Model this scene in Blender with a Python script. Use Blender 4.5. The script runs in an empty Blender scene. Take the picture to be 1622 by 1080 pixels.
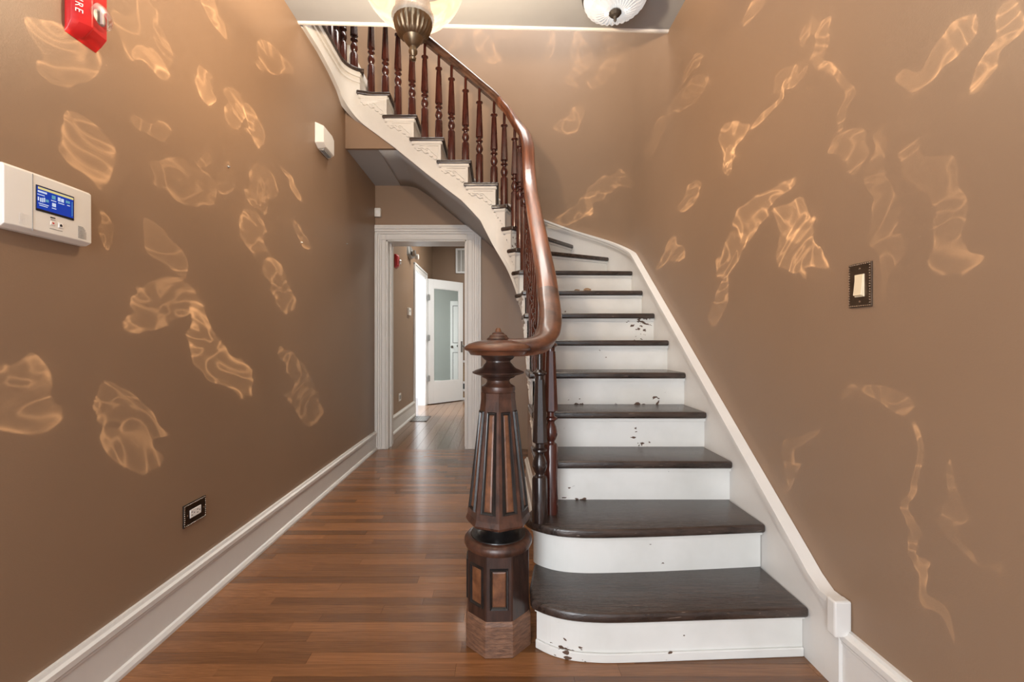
import bpy, bmesh, math, random
from mathutils import Vector, Matrix
random.seed(7)
PI = math.pi
scene = bpy.context.scene
COL = scene.collection

# ------------------------------------------------------------------ camera
F = 700.0                      # focal length in pixels of the 1622 px frame
EYE = 1.135
cam_d = bpy.data.cameras.new('camera')
cam = bpy.data.objects.new('camera', cam_d)
COL.objects.link(cam)
cam.location = (0, 0, EYE)
cam.rotation_euler = (PI / 2, 0, 0)
cam_d.sensor_fit = 'HORIZONTAL'
cam_d.sensor_width = 36
cam_d.lens = F / 1622 * 36
cam_d.shift_x = 21 / 1622
cam_d.clip_start = 0.02
scene.camera = cam

# ------------------------------------------------------------------ view + world
vs = scene.view_settings
vs.view_transform = 'Standard'
vs.look = 'None'
vs.gamma = 1
vs.exposure = 0.95
vs.use_curve_mapping = False
world = bpy.data.worlds.new('World')
scene.world = world
world.use_nodes = True
wbg = world.node_tree.nodes['Background']
wbg.inputs[0].default_value = (0.86, 0.93, 1.0, 1)
wbg.inputs[1].default_value = 0.8

# ------------------------------------------------------------------ lights
def area(name, loc, rot, sx, sy, power, color=(1, 1, 1)):
    l = bpy.data.lights.new(name, 'AREA')
    l.shape = 'RECTANGLE'; l.size = sx; l.size_y = sy
    l.energy = power; l.color = color
    o = bpy.data.objects.new(name, l); COL.objects.link(o)
    o.location = loc; o.rotation_euler = rot
    return o

def point(name, loc, power, color, r):
    l = bpy.data.lights.new(name, 'POINT')
    l.energy = power; l.color = color; l.shadow_soft_size = r
    o = bpy.data.objects.new(name, l); COL.objects.link(o)
    o.location = loc
    return o

area('front_fill', (-0.75, -1.5, 1.5), (PI / 2, 0, -0.5), 1.1, 2.4, 46, (0.95, 0.97, 1.0))  # added soft fill from behind for door daylight; no door stands here
area('stairwell_fill', (-0.1, 3.8, 5.5), (0, 0, 0), 2.0, 1.4, 60, (1.0, 0.96, 0.9))  # added fill under the closed upper ceiling, which has no opening
area('back_room_window', (-2.3, 7.3, 1.5), (0, -PI / 2, 0), 2.0, 1.0, 70, (0.95, 0.98, 1.0))
area('back_room_fill', (-0.2, 6.6, 3.1), (0, 0, 0), 0.7, 0.7, 26, (1.0, 0.95, 0.88))  # added overhead fill to brighten the back room; no fitting hangs there

def px(x, y, Z):
    return Vector(((x - 790) * Z / F, Z, EYE + (540 - y) * Z / F))

# added spots imitate sun through door glass; fleck shapes are drawn into their strength
def wall_hit(x, y, wall):
    d = Vector(((x - 790) / F, 1, (540 - y) / F))
    if wall == 'L': t = -1.30 / d.x
    elif wall == 'R': t = 1.13 / d.x
    else:
        t = 4.65
        if d.x * t > 0.10:       # curved corner, centre (0.10, 3.62) radius 1.03
            A = d.x ** 2 + 1; B = -2 * (d.x * 0.10 + 3.62); C = 0.01 + 3.62 ** 2 - 1.03 ** 2
            t = (-B + math.sqrt(max(B * B - 4 * A * C, 0))) / (2 * A)
    return Vector((0, 0, EYE)) + d * t

def flecks(name, loc, wall, patches, power, seed):
    l = bpy.data.lights.new(name, 'SPOT')
    l.energy = power; l.color = (1.0, 0.74, 0.46); l.shadow_soft_size = 0.0
    l.spot_size = math.radians(150); l.spot_blend = 0.1
    o = bpy.data.objects.new(name, l); COL.objects.link(o)
    o.location = loc
    L0 = Vector(loc)
    hits = [wall_hit(p[0], p[1], wall) for p in patches]
    aim = sum(((h - L0).normalized() for h in hits), Vector()).normalized()
    q = aim.to_track_quat('-Z', 'Y')
    o.rotation_euler = q.to_euler()
    inv = q.to_matrix().inverted()
    def uv(P):
        d = inv @ (P - L0); return Vector((d.x / d.z, d.y / d.z))
    l.use_nodes = True
    nt = l.node_tree; N = nt.nodes; K = nt.links
    em = N['Emission']
    tc = N.new('ShaderNodeTexCoord'); sp = N.new('ShaderNodeSeparateXYZ')
    K.new(tc.outputs['Normal'], sp.inputs[0])
    def math_(op, a, b=None, c=None):
        n = N.new('ShaderNodeMath'); n.operation = op
        for i, x in enumerate((a, b, c)):
            if x is None: continue
            if isinstance(x, (int, float)): n.inputs[i].default_value = x
            else: K.new(x, n.inputs[i])
        return n.outputs[0]
    u = math_('DIVIDE', sp.outputs[0], sp.outputs[2]); v = math_('DIVIDE', sp.outputs[1], sp.outputs[2])
    cb = N.new('ShaderNodeCombineXYZ'); K.new(u, cb.inputs[0]); K.new(v, cb.inputs[1]); cb.inputs[2].default_value = 1.0
    def noise(scale, detail, dist, off):
        m = N.new('ShaderNodeVectorMath'); m.operation = 'ADD'; m.inputs[1].default_value = (off, off * 1.7, off * 0.3)
        K.new(cb.outputs[0], m.inputs[0])
        n = N.new('ShaderNodeTexNoise'); n.inputs['Scale'].default_value = scale; n.inputs['Detail'].default_value = detail
        n.inputs['Distortion'].default_value = dist
        K.new(m.outputs[0], n.inputs['Vector']); return n
    nz = noise(12, 2.0, 0.5, seed)
    sb = N.new('ShaderNodeVectorMath'); sb.operation = 'SUBTRACT'; sb.inputs[1].default_value = (0.5, 0.5, 0.5)
    K.new(nz.outputs['Color'], sb.inputs[0])
    wm = N.new('ShaderNodeVectorMath'); wm.operation = 'MULTIPLY'; wm.inputs[1].default_value = (0.105, 0.105, 0.0)
    K.new(sb.outputs[0], wm.inputs[0])
    ad = N.new('ShaderNodeVectorMath'); ad.operation = 'ADD'; K.new(cb.outputs[0], ad.inputs[0]); K.new(wm.outputs[0], ad.inputs[1])
    q = ad.outputs[0]
    total = None
    for (cx, cy, ang, a, b, br), h in zip(patches, hits):
        ca, sa = math.cos(math.radians(ang)), math.sin(math.radians(ang))
        c0 = uv(h)
        e1 = uv(wall_hit(cx + ca * a * 1.15, cy + sa * a * 1.15, wall)) - c0
        e2 = uv(wall_hit(cx - sa * b * 1.15, cy + ca * b * 1.15, wall)) - c0
        det = e1.x * e2.y - e1.y * e2.x
        r1 = (e2.y / det, -e2.x / det); r2 = (-e1.y / det, e1.x / det)
        ds = []
        for r in (r1, r2):
            n = N.new('ShaderNodeVectorMath'); n.operation = 'DOT_PRODUCT'
            K.new(q, n.inputs[0]); n.inputs[1].default_value = (r[0], r[1], -(r[0] * c0.x + r[1] * c0.y))
            ds.append(n.outputs['Value'])
        r2_ = math_('MULTIPLY_ADD', ds[0], ds[0], math_('MULTIPLY', ds[1], ds[1]))
        mr = N.new('ShaderNodeMapRange'); mr.interpolation_type = 'SMOOTHSTEP'
        mr.inputs['From Min'].default_value = 1.12; mr.inputs['From Max'].default_value = 0.88
        K.new(r2_, mr.inputs['Value'])
        w = math_('MULTIPLY_ADD', math_('POWER', math_('MINIMUM', r2_, 1.2), 2.5), 0.60 * br, 0.30 * br)   # bright folded rim, paler middle
        val = math_('MULTIPLY', mr.outputs[0], w)
        halo = math_('MAXIMUM', math_('MULTIPLY_ADD', r2_, -0.3, 1.0), 0.0)
        val = math_('MULTIPLY_ADD', math_('MULTIPLY', halo, halo), 0.16 * br, val)
        total = val if total is None else math_('ADD', total, val)
    n2 = noise(12, 1.0, 2.6, seed + 3.1)
    ridge = math_('POWER', math_('SUBTRACT', 1.0, math_('ABSOLUTE', math_('MULTIPLY_ADD', n2.outputs['Fac'], 5.0, -2.5))), 6.0)
    ridge = math_('MAXIMUM', ridge, 0.0)
    fil = math_('MULTIPLY_ADD', ridge, 1.5, 0.42)
    K.new(math_('MULTIPLY', total, fil), em.inputs['Strength'])
    return o

FL1 = [(95, 95, 20, 50, 28, 1.1), (135, 232, 35, 44, 34, .9), (228, 92, 48, 36, 12, 2.6), (215, 40, 75, 55, 34, 1.2), (320, 125, 55, 22, 8, 2.6),
       (290, 295, 35, 36, 34, .8), (350, 285, 80, 25, 17, .9), (250, 195, 30, 22, 11, .9), (150, 345, 80, 35, 12, .7), (40, 620, -10, 58, 50, .7),
       (205, 672, 70, 58, 30, .75), (270, 415, 55, 42, 16, 1.0), (265, 492, -15, 52, 26, .9)]
FL2 = [(345, 20, 60, 36, 11, 1.9), (370, 172, 60, 24, 16, 1.3), (400, 205, 78, 26, 9, 1.5), (432, 100, 65, 30, 16, 1.4), (415, 295, 80, 26, 20, .7),
       (405, 365, 75, 30, 17, .9), (465, 276, 50, 18, 4, 1.5), (467, 364, 60, 20, 8, 1.1), (435, 458, 72, 40, 18, .9), (350, 565, 60, 68, 24, .8),
       (475, 612, 70, 52, 15, .6)]
FR1 = [(1186, 26, -65, 28, 10, 1.2), (1100, 101, -65, 24, 6, 1.1), (1092, 155, -50, 36, 14, .7), (1090, 305, -60, 22, 10, 1.2), (1064, 399, -50, 18, 10, 1.2),
       (1170, 216, -60, 34, 13, 1.3), (1156, 254, -60, 20, 9, 1.3), (1193, 338, -55, 60, 14, 1.0), (1146, 413, -75, 44, 15, .9), (1138, 488, -70, 34, 15, .9),
       (1226, 164, -50, 40, 5, 1.1), (1245, 352, 50, 28, 20, 1.0), (1266, 413, 60, 48, 26, .8), (1045, 215, -68, 36, 10, .6)]
FR2 = [(1250, 129, -40, 25, 15, 1.4), (1297, 94, 62, 40, 20, 1.2), (1325, 145, 68, 50, 7, .9), (1358, 230, 50, 32, 22, .9), (1475, 94, -50, 55, 15, 1.2),
       (1583, 70, -60, 72, 20, 1.2), (1489, 319, 75, 105, 26, .5), (1414, 329, 87, 110, 15, .45), (1455, 835, 78, 150, 8, .8), (1389, 640, 25, 38, 24, .5),
       (1261, 735, -52, 40, 7, .7), (1533, 813, 75, 90, 10, .4)]
FB = [(770, 83, 50, 30, 13, 1.0), (729, 71, -70, 18, 5, .8), (868, 62, -60, 18, 8, .9), (796, 57, -45, 14, 9, .8), (916, 101, 80, 25, 7, .9), (963, 99, -50, 25, 16, .7),
      (900, 197, -40, 25, 12, .8), (959, 305, -25, 40, 16, .9), (905, 330, -20, 40, 12, .5)]
flecks('fleck_spot_1', (0.85, -0.35, 1.75), 'L', FL1, 250, 1.3)
flecks('fleck_spot_2', (0.85, -0.35, 1.75), 'L', FL2, 530, 4.7)
flecks('fleck_spot_3', (-1.0, -0.35, 1.75), 'R', FR1, 480, 7.9)
flecks('fleck_spot_4', (-1.0, -0.35, 1.75), 'R', FR2, 215, 2.2)
flecks('fleck_spot_5', (0.55, -0.35, 0.75), 'B', FB, 900, 5.5)

# ------------------------------------------------------------------ materials
def new_mat(name):
    m = bpy.data.materials.new(name); m.use_nodes = True
    nt = m.node_tree
    return m, nt, nt.nodes['Principled BSDF']

def mat(name, col, rough=0.5, var=0.0, scale=6.0, stretch=(1, 1, 1), col2=None, bump=0.0,
        bscale=60.0, metal=0.0, spec=0.5, coat=0.0, rand=0.0, emit=None, estr=0.0, detail=4.0):
    m, nt, b = new_mat(name)
    N = nt.nodes; L = nt.links
    b.inputs['Roughness'].default_value = rough
    b.inputs['Metallic'].default_value = metal
    b.inputs['Specular IOR Level'].default_value = spec
    b.inputs['Coat Weight'].default_value = coat
    b.inputs['Coat Roughness'].default_value = 0.12
    c1 = Vector(col)
    tc = N.new('ShaderNodeTexCoord'); mp = N.new('ShaderNodeMapping')
    mp.inputs['Scale'].default_value = stretch
    L.new(tc.outputs['Object'], mp.inputs['Vector'])
    vec = mp.outputs['Vector']
    if rand:
        oi = N.new('ShaderNodeObjectInfo')
        ad = N.new('ShaderNodeVectorMath'); ad.operation = 'ADD'
        mu = N.new('ShaderNodeMath'); mu.operation = 'MULTIPLY'; mu.inputs[1].default_value = 37.0
        L.new(oi.outputs['Random'], mu.inputs[0])
        L.new(vec, ad.inputs[0]); L.new(mu.outputs[0], ad.inputs[1])
        vec = ad.outputs[0]
    c2 = Vector(col2) if col2 else c1 * (1 - var)
    n = N.new('ShaderNodeTexNoise'); n.inputs['Scale'].default_value = scale; n.inputs['Detail'].default_value = detail
    n.inputs['Roughness'].default_value = 0.62
    L.new(vec, n.inputs['Vector'])
    r = N.new('ShaderNodeValToRGB')
    r.color_ramp.elements[0].position = 0.32; r.color_ramp.elements[1].position = 0.68
    r.color_ramp.elements[0].color = (*c2, 1); r.color_ramp.elements[1].color = (*c1, 1)
    L.new(n.outputs['Fac'], r.inputs['Fac'])
    out = r.outputs['Color']
    if rand:
        hsv = N.new('ShaderNodeHueSaturation')
        mr = N.new('ShaderNodeMapRange')
        mr.inputs['To Min'].default_value = 1 - rand; mr.inputs['To Max'].default_value = 1 + rand
        L.new(oi.outputs['Random'], mr.inputs['Value']); L.new(mr.outputs[0], hsv.inputs['Value'])
        L.new(out, hsv.inputs['Color']); out = hsv.outputs['Color']
    L.new(out, b.inputs['Base Color'])
    if bump:
        n2 = N.new('ShaderNodeTexNoise'); n2.inputs['Scale'].default_value = bscale; n2.inputs['Detail'].default_value = 3
        L.new(vec, n2.inputs['Vector'])
        bp = N.new('ShaderNodeBump'); bp.inputs['Strength'].default_value = bump; bp.inputs['Distance'].default_value = 0.004
        L.new(n2.outputs['Fac'], bp.inputs['Height']); L.new(bp.outputs[0], b.inputs['Normal'])
    if emit:
        b.inputs['Emission Color'].default_value = (*emit, 1)
        b.inputs['Emission Strength'].default_value = estr
    return m

M = {}
M['wall'] = mat('brown_wall_paint', (0.285, 0.185, 0.118), 0.42, 0.06, 1.6, bump=0.08, bscale=220, spec=0.4)
M['ceil'] = mat('ceiling_paint', (0.36, 0.365, 0.37), 0.6, 0.06, 3.0, bump=0.25, bscale=14)
M['soffit'] = mat('soffit_paint', (0.46, 0.46, 0.455), 0.6, 0.05, 3.0)
M['white'] = mat('white_trim_paint', (0.74, 0.72, 0.69), 0.38, 0.05, 5.0, bump=0.06, bscale=60)
M['cream'] = mat('cream_string_paint', (0.66, 0.63, 0.585), 0.42, 0.06, 6.0, bump=0.10, bscale=50)
M['fdoor'] = mat('white_door_paint', (0.82, 0.82, 0.81), 0.35, 0.02, 5.0)
M['green'] = mat('grey_green_paint', (0.34, 0.36, 0.335), 0.6, 0.04, 3.0)
M['plank'] = mat('oak_floor_strip', (0.33, 0.142, 0.052), 0.24, 0, 3.2, (1.6, 26, 4), (0.085, 0.031, 0.011), bump=0.10, bscale=30, rand=0.34, coat=0.25, detail=6)
M['plank2'] = mat('oak_floor_board', (0.25, 0.13, 0.065), 0.2, 0, 3.0, (20, 1.2, 4), (0.10, 0.05, 0.025), bump=0.08, bscale=25, rand=0.3, coat=0.3, detail=5)
M['sub'] = mat('dark_subfloor', (0.05, 0.025, 0.012), 0.7, 0.2)
M['tread'] = mat('dark_stained_tread', (0.062, 0.040, 0.031), 0.27, 0, 4.0, (1.6, 20, 8), (0.016, 0.010, 0.008), bump=0.4, bscale=22, spec=0.6, coat=0.15, detail=7)
def add_scratches(m):
    nt = m.node_tree; N = nt.nodes; L = nt.links; b = N['Principled BSDF']
    src = b.inputs['Base Color'].links[0].from_socket
    tc = N.new('ShaderNodeTexCoord'); mp = N.new('ShaderNodeMapping'); mp.inputs['Scale'].default_value = (5, 60, 40)
    L.new(tc.outputs['Object'], mp.inputs['Vector'])
    n = N.new('ShaderNodeTexNoise'); n.inputs['Scale'].default_value = 3.0; n.inputs['Detail'].default_value = 3; n.inputs['Distortion'].default_value = 0.8
    L.new(mp.outputs[0], n.inputs['Vector'])
    r = N.new('ShaderNodeValToRGB'); r.color_ramp.elements[0].position = 0.68; r.color_ramp.elements[1].position = 0.76
    L.new(n.outputs['Fac'], r.inputs['Fac'])
    mx = N.new('ShaderNodeMix'); mx.data_type = 'RGBA'
    L.new(r.outputs['Color'], mx.inputs['Factor']); L.new(src, mx.inputs[6]); mx.inputs[7].default_value = (0.20, 0.15, 0.12, 1)
    L.new(mx.outputs[2], b.inputs['Base Color'])
add_scratches(M['tread'])
M['mahog'] = mat('mahogany_baluster', (0.088, 0.023, 0.015), 0.22, 0, 6.0, (6, 6, 1.2), (0.040, 0.011, 0.008), coat=0.5)
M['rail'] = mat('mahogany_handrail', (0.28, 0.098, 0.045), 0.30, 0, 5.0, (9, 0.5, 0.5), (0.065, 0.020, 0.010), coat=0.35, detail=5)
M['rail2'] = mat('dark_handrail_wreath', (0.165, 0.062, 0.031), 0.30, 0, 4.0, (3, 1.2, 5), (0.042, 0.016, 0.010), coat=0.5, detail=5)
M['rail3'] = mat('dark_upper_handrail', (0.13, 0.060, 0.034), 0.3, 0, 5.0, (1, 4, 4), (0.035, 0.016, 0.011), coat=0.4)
M['bal_dark'] = mat('blackened_baluster', (0.040, 0.022, 0.017), 0.25, 0, 6.0, (6, 6, 1.2), (0.016, 0.010, 0.009), coat=0.4)
M['newel'] = mat('dark_walnut', (0.058, 0.027, 0.019), 0.33, 0, 8.0, (4, 4, 1), (0.020, 0.011, 0.009), bump=0.12, bscale=40, coat=0.2)
M['newelr'] = mat('worn_walnut', (0.105, 0.043, 0.026), 0.36, 0, 10.0, (3, 3, 1.5), (0.030, 0.014, 0.010), bump=0.15, bscale=40, coat=0.15)
M['burl'] = mat('burl_veneer', (0.22, 0.090, 0.040), 0.36, 0, 26.0, (1, 1, 1), (0.085, 0.032, 0.016), coat=0.2, detail=8)
M['ebony'] = mat('ebonised_moulding', (0.020, 0.017, 0.016), 0.30, 0, 30.0, (1, 1, 1), (0.010, 0.009, 0.009), bump=0.2, bscale=90, coat=0.2)
M['plinth'] = mat('scuffed_plinth_wood', (0.25, 0.125, 0.072), 0.5, 0, 14.0, (2, 2, 9), (0.085, 0.042, 0.027), bump=0.5, bscale=40, detail=8)
M['bronze'] = mat('antique_bronze', (0.24, 0.175, 0.11), 0.34, 0.35, 20, metal=0.85)
M['bronze_dark'] = mat('dark_bronze', (0.060, 0.050, 0.042), 0.5, 0.4, 30, metal=0.4)
M['plate'] = mat('dark_plate_bronze', (0.040, 0.026, 0.018), 0.30, 0.4, 40, metal=0.6)
M['platel'] = mat('light_plate_bronze', (0.13, 0.085, 0.055), 0.30, 0.4, 40, metal=0.6)
M['bead'] = mat('polished_bead', (0.55, 0.45, 0.35), 0.25, 0.1, 40, metal=0.9)
M['plastic'] = mat('white_plastic', (0.78, 0.75, 0.70), 0.38, 0.02, 8)
M['ivory'] = mat('ivory_plastic', (0.80, 0.68, 0.48), 0.35, 0.02, 8)
M['greyp'] = mat('grey_plastic', (0.30, 0.30, 0.29), 0.5, 0.2, 50)
M['black'] = mat('black_plastic', (0.012, 0.012, 0.012), 0.3, 0.1, 30)
M['red'] = mat('red_plastic', (0.62, 0.022, 0.022), 0.30, 0.08, 10)
M['letter'] = mat('white_print', (0.85, 0.83, 0.8), 0.5, 0.02)
M['steel'] = mat('satin_steel', (0.45, 0.44, 0.42), 0.35, 0.1, 20, metal=0.9)
M['pewter'] = mat('pewter_door_handle', (0.17, 0.15, 0.13), 0.35, 0.1, 20, metal=0.8)
M['tan'] = mat('tan_chip', (0.42, 0.27, 0.16), 0.8, 0.5, 60, bump=0.5)
M['woodshelf'] = mat('light_wood_panel', (0.40, 0.26, 0.13), 0.5, 0.3, 8, (1, 1, 8))
M['scr_blue'] = mat('screen_blue', (0.0, 0.01, 0.05), 0.2, emit=(0.003, 0.018, 0.17), estr=1.0)
M['scr_yel'] = mat('screen_yellow', (0.02, 0.02, 0.01), 0.2, emit=(0.36, 0.30, 0.12), estr=1.0)
M['scr_wht'] = mat('screen_white', (0.02, 0.02, 0.02), 0.2, emit=(0.30, 0.34, 0.42), estr=1.0)
M['scr_cyan'] = mat('screen_cyan', (0.02, 0.02, 0.02), 0.2, emit=(0.05, 0.16, 0.22), estr=1.0)

def riser_mat():
    m, nt, b = new_mat('chipped_white_riser')
    N = nt.nodes; L = nt.links
    b.inputs['Roughness'].default_value = 0.36
    tc = N.new('ShaderNodeTexCoord')
    n1 = N.new('ShaderNodeTexNoise'); n1.inputs['Scale'].default_value = 4; n1.inputs['Detail'].default_value = 5
    L.new(tc.outputs['Object'], n1.inputs['Vector'])
    r1 = N.new('ShaderNodeValToRGB')
    r1.color_ramp.elements[0].position = 0.3; r1.color_ramp.elements[1].position = 0.6
    r1.color_ramp.elements[0].color = (0.70, 0.69, 0.65, 1); r1.color_ramp.elements[1].color = (0.80, 0.79, 0.755, 1)
    L.new(n1.outputs['Fac'], r1.inputs['Fac'])
    mp = N.new('ShaderNodeMapping'); mp.inputs['Scale'].default_value = (0.7, 1, 1.3)
    L.new(tc.outputs['Object'], mp.inputs['Vector'])
    n2 = N.new('ShaderNodeTexNoise'); n2.inputs['Scale'].default_value = 34; n2.inputs['Detail'].default_value = 2
    L.new(mp.outputs[0], n2.inputs['Vector'])
    n3 = N.new('ShaderNodeTexNoise'); n3.inputs['Scale'].default_value = 3.5; n3.inputs['Detail'].default_value = 0
    L.new(tc.outputs['Object'], n3.inputs['Vector'])
    mul = N.new('ShaderNodeMath'); mul.operation = 'MULTIPLY'
    L.new(n2.outputs['Fac'], mul.inputs[0]); L.new(n3.outputs['Fac'], mul.inputs[1])
    r2 = N.new('ShaderNodeValToRGB')
    r2.color_ramp.elements[0].position = 0.455; r2.color_ramp.elements[1].position = 0.465
    L.new(mul.outputs[0], r2.inputs['Fac'])
    mx = N.new('ShaderNodeMix'); mx.data_type = 'RGBA'
    L.new(r2.outputs['Color'], mx.inputs['Factor'])
    L.new(r1.outputs['Color'], mx.inputs[6]); mx.inputs[7].default_value = (0.10, 0.055, 0.035, 1)
    L.new(mx.outputs[2], b.inputs['Base Color'])
    bp = N.new('ShaderNodeBump'); bp.inputs['Strength'].default_value = 0.3; bp.inputs['Distance'].default_value = 0.003; bp.invert = True
    L.new(r2.outputs['Color'], bp.inputs['Height']); L.new(bp.outputs[0], b.inputs['Normal'])
    return m
M['riser'] = riser_mat()

def bowl_mat():
    m, nt, b = new_mat('lit_alabaster_glass')
    N = nt.nodes; L = nt.links
    tc = N.new('ShaderNodeTexCoord')
    n = N.new('ShaderNodeTexNoise'); n.inputs['Scale'].default_value = 7; n.inputs['Detail'].default_value = 4; n.inputs['Distortion'].default_value = 1.5
    L.new(tc.outputs['Object'], n.inputs['Vector'])
    r = N.new('ShaderNodeValToRGB')
    r.color_ramp.elements[0].position = 0.35; r.color_ramp.elements[1].position = 0.65
    r.color_ramp.elements[0].color = (0.46, 0.33, 0.23, 1); r.color_ramp.elements[1].color = (0.80, 0.69, 0.57, 1)
    L.new(n.outputs['Fac'], r.inputs['Fac'])
    b.inputs['Roughness'].default_value = 0.15
    b.inputs['Base Color'].default_value = (0.05, 0.04, 0.03, 1)
    L.new(r.outputs['Color'], b.inputs['Emission Color'])
    b.inputs['Emission Strength'].default_value = 0.55
    tr = N.new('ShaderNodeBsdfTransparent'); tr.inputs[0].default_value = (1, 0.94, 0.86, 1)
    mx = N.new('ShaderNodeMixShader'); mx.inputs[0].default_value = 0.22
    out = N['Material Output']
    L.new(b.outputs[0], mx.inputs[1]); L.new(tr.outputs[0], mx.inputs[2]); L.new(mx.outputs[0], out.inputs['Surface'])
    return m
M['bowl'] = bowl_mat()

def glass_mat(name, tint, rough, trans, gloss):
    m, nt, b = new_mat(name)
    N = nt.nodes; L = nt.links
    tr = N.new('ShaderNodeBsdfTransparent'); tr.inputs[0].default_value = (*tint, 1)
    gl = N.new('ShaderNodeBsdfGlossy'); gl.inputs['Roughness'].default_value = rough
    gl.inputs['Color'].default_value = (*gloss, 1)
    mx = N.new('ShaderNodeMixShader'); mx.inputs[0].default_value = trans
    L.new(gl.outputs[0], mx.inputs[1]); L.new(tr.outputs[0], mx.inputs[2])
    L.new(mx.outputs[0], N['Material Output'].inputs['Surface'])
    return m
M['mirror_glass'] = glass_mat('reflective_door_glass', (0.8, 0.85, 0.82), 0.02, 0.12, (0.66, 0.70, 0.68))
M['lens'] = glass_mat('clear_strobe_lens', (0.95, 0.95, 0.95), 0.05, 0.70, (1, 1, 1))
def crystal_mat():
    m, nt, b = new_mat('cut_crystal_glass')
    b.inputs['Base Color'].default_value = (0.42, 0.42, 0.42, 1)
    b.inputs['Roughness'].default_value = 0.08
    b.inputs['Metallic'].default_value = 0.35
    b.inputs['Emission Color'].default_value = (1, 0.99, 0.97, 1)
    b.inputs['Emission Strength'].default_value = 0.22
    return m
M['crystal'] = crystal_mat()

# ------------------------------------------------------------------ helpers
def finish(name, verts, faces, m, parent=None, smooth=False, bevel=0.0, bseg=2, angle=35):
    me = bpy.data.meshes.new(name)
    me.from_pydata([tuple(v) for v in verts], [], faces)
    bm = bmesh.new(); bm.from_mesh(me)
    bmesh.ops.remove_doubles(bm, verts=bm.verts, dist=1e-6)
    bmesh.ops.recalc_face_normals(bm, faces=bm.faces)
    if bevel:
        es = [e for e in bm.edges if len(e.link_faces) == 2 and e.calc_face_angle(0) > 0.6]
        bmesh.ops.bevel(bm, geom=es, offset=bevel, segments=bseg, profile=0.5, affect='EDGES')
    if smooth:
        lim = math.radians(angle)
        for f in bm.faces: f.smooth = True
        for e in bm.edges:
            if len(e.link_faces) == 2 and e.calc_face_angle(0) > lim: e.smooth = False
    bm.to_mesh(me); bm.free()
    me.materials.append(M[m] if isinstance(m, str) else m)
    o = bpy.data.objects.new(name, me)
    COL.objects.link(o)
    if parent: attach(o, parent)
    return o

def attach(o, parent):
    o.parent = parent
    o.matrix_parent_inverse = Matrix.Translation(-Vector(base_of(parent)))

BASE = {}
def base_of(p):
    return BASE.get(p.name, (0, 0, 0))

def thing(name, label, cat, loc, group=None):
    o = bpy.data.objects.new(name, None)
    o.empty_display_size = 0.05
    COL.objects.link(o); o.location = loc
    BASE[o.name] = tuple(loc)
    o['label'] = label; o['category'] = cat
    if group: o['group'] = group
    return o

def tag(o, label, cat, group=None):
    o['label'] = label; o['category'] = cat
    if group: o['group'] = group
    return o

def struct(o):
    o['kind'] = 'structure'
    return o

def boxvf(x0, x1, y0, y1, z0, z1):
    v = [(x0, y0, z0), (x1, y0, z0), (x1, y1, z0), (x0, y1, z0), (x0, y0, z1), (x1, y0, z1), (x1, y1, z1), (x0, y1, z1)]
    f = [(0, 3, 2, 1), (4, 5, 6, 7), (0, 1, 5, 4), (1, 2, 6, 5), (2, 3, 7, 6), (3, 0, 4, 7)]
    return v, f

def box(name, x0, x1, y0, y1, z0, z1, m, parent=None, bevel=0.0, bseg=2, smooth=False):
    v, f = boxvf(x0, x1, y0, y1, z0, z1)
    return finish(name, v, f, m, parent, bevel=bevel, bseg=bseg, smooth=smooth)

class MB:
    def __init__(s): s.v = []; s.f = []
    def add(s, v, f):
        k = len(s.v); s.v += [tuple(p) for p in v]; s.f += [tuple(i + k for i in q) for q in f]; return s
    def box(s, *a): return s.add(*boxvf(*a))
    def build(s, name, m, parent=None, **k): return finish(name, s.v, s.f, m, parent, **k)

def lathevf(profile, c, n=24, rot=0.0, axis='z'):
    """profile: list of (r, z). c: centre."""
    v = []; f = []
    for r, z in profile:
        for k in range(n):
            a = rot + 2 * PI * k / n
            p = (r * math.cos(a), r * math.sin(a), z)
            if axis == 'x': p = (p[2], p[0], p[1])
            if axis == 'y': p = (p[0], p[2], p[1])
            v.append((c[0] + p[0], c[1] + p[1], c[2] + p[2]))
    for i in range(len(profile) - 1):
        for k in range(n):
            k2 = (k + 1) % n
            f.append((i * n + k, i * n + k2, (i + 1) * n + k2, (i + 1) * n + k))
    f.append(tuple(range(n - 1, -1, -1)))
    f.append(tuple((len(profile) - 1) * n + k for k in range(n)))
    return v, f

def lathe(name, profile, c, m, parent=None, n=24, rot=0.0, axis='z', smooth=True, angle=40):
    v, f = lathevf(profile, c, n, rot, axis)
    return finish(name, v, f, m, parent, smooth=smooth, angle=angle)

def prismvf(poly, z0, z1):
    n = len(poly)
    v = [(x, y, z0) for x, y in poly] + [(x, y, z1) for x, y in poly]
    f = [tuple(range(n - 1, -1, -1)), tuple(range(n, 2 * n))]
    for i in range(n):
        j = (i + 1) % n
        f.append((i, j, n + j, n + i))
    return v, f

def sweepvf(pts, profile, closed_prof=True, cap=True, up_world=True):
    """sweep 2-D profile (side, up) along 3-D points"""
    v = []; f = []
    n = len(profile)
    P = [Vector(p) for p in pts]
    for i, p in enumerate(P):
        t = (P[min(i + 1, len(P) - 1)] - P[max(i - 1, 0)]).normalized()
        side = t.cross(Vector((0, 0, 1)))
        if side.length < 1e-5: side = Vector((1, 0, 0))
        side.normalize()
        up = side.cross(t).normalized()
        for a, b in profile:
            v.append(p + side * a + up * b)
    for i in range(len(P) - 1):
        for k in range(n if closed_prof else n - 1):
            k2 = (k + 1) % n
            f.append((i * n + k, i * n + k2, (i + 1) * n + k2, (i + 1) * n + k))
    if cap and closed_prof:
        f.append(tuple(range(n - 1, -1, -1)))
        f.append(tuple((len(P) - 1) * n + k for k in range(n)))
    return v, f

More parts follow.
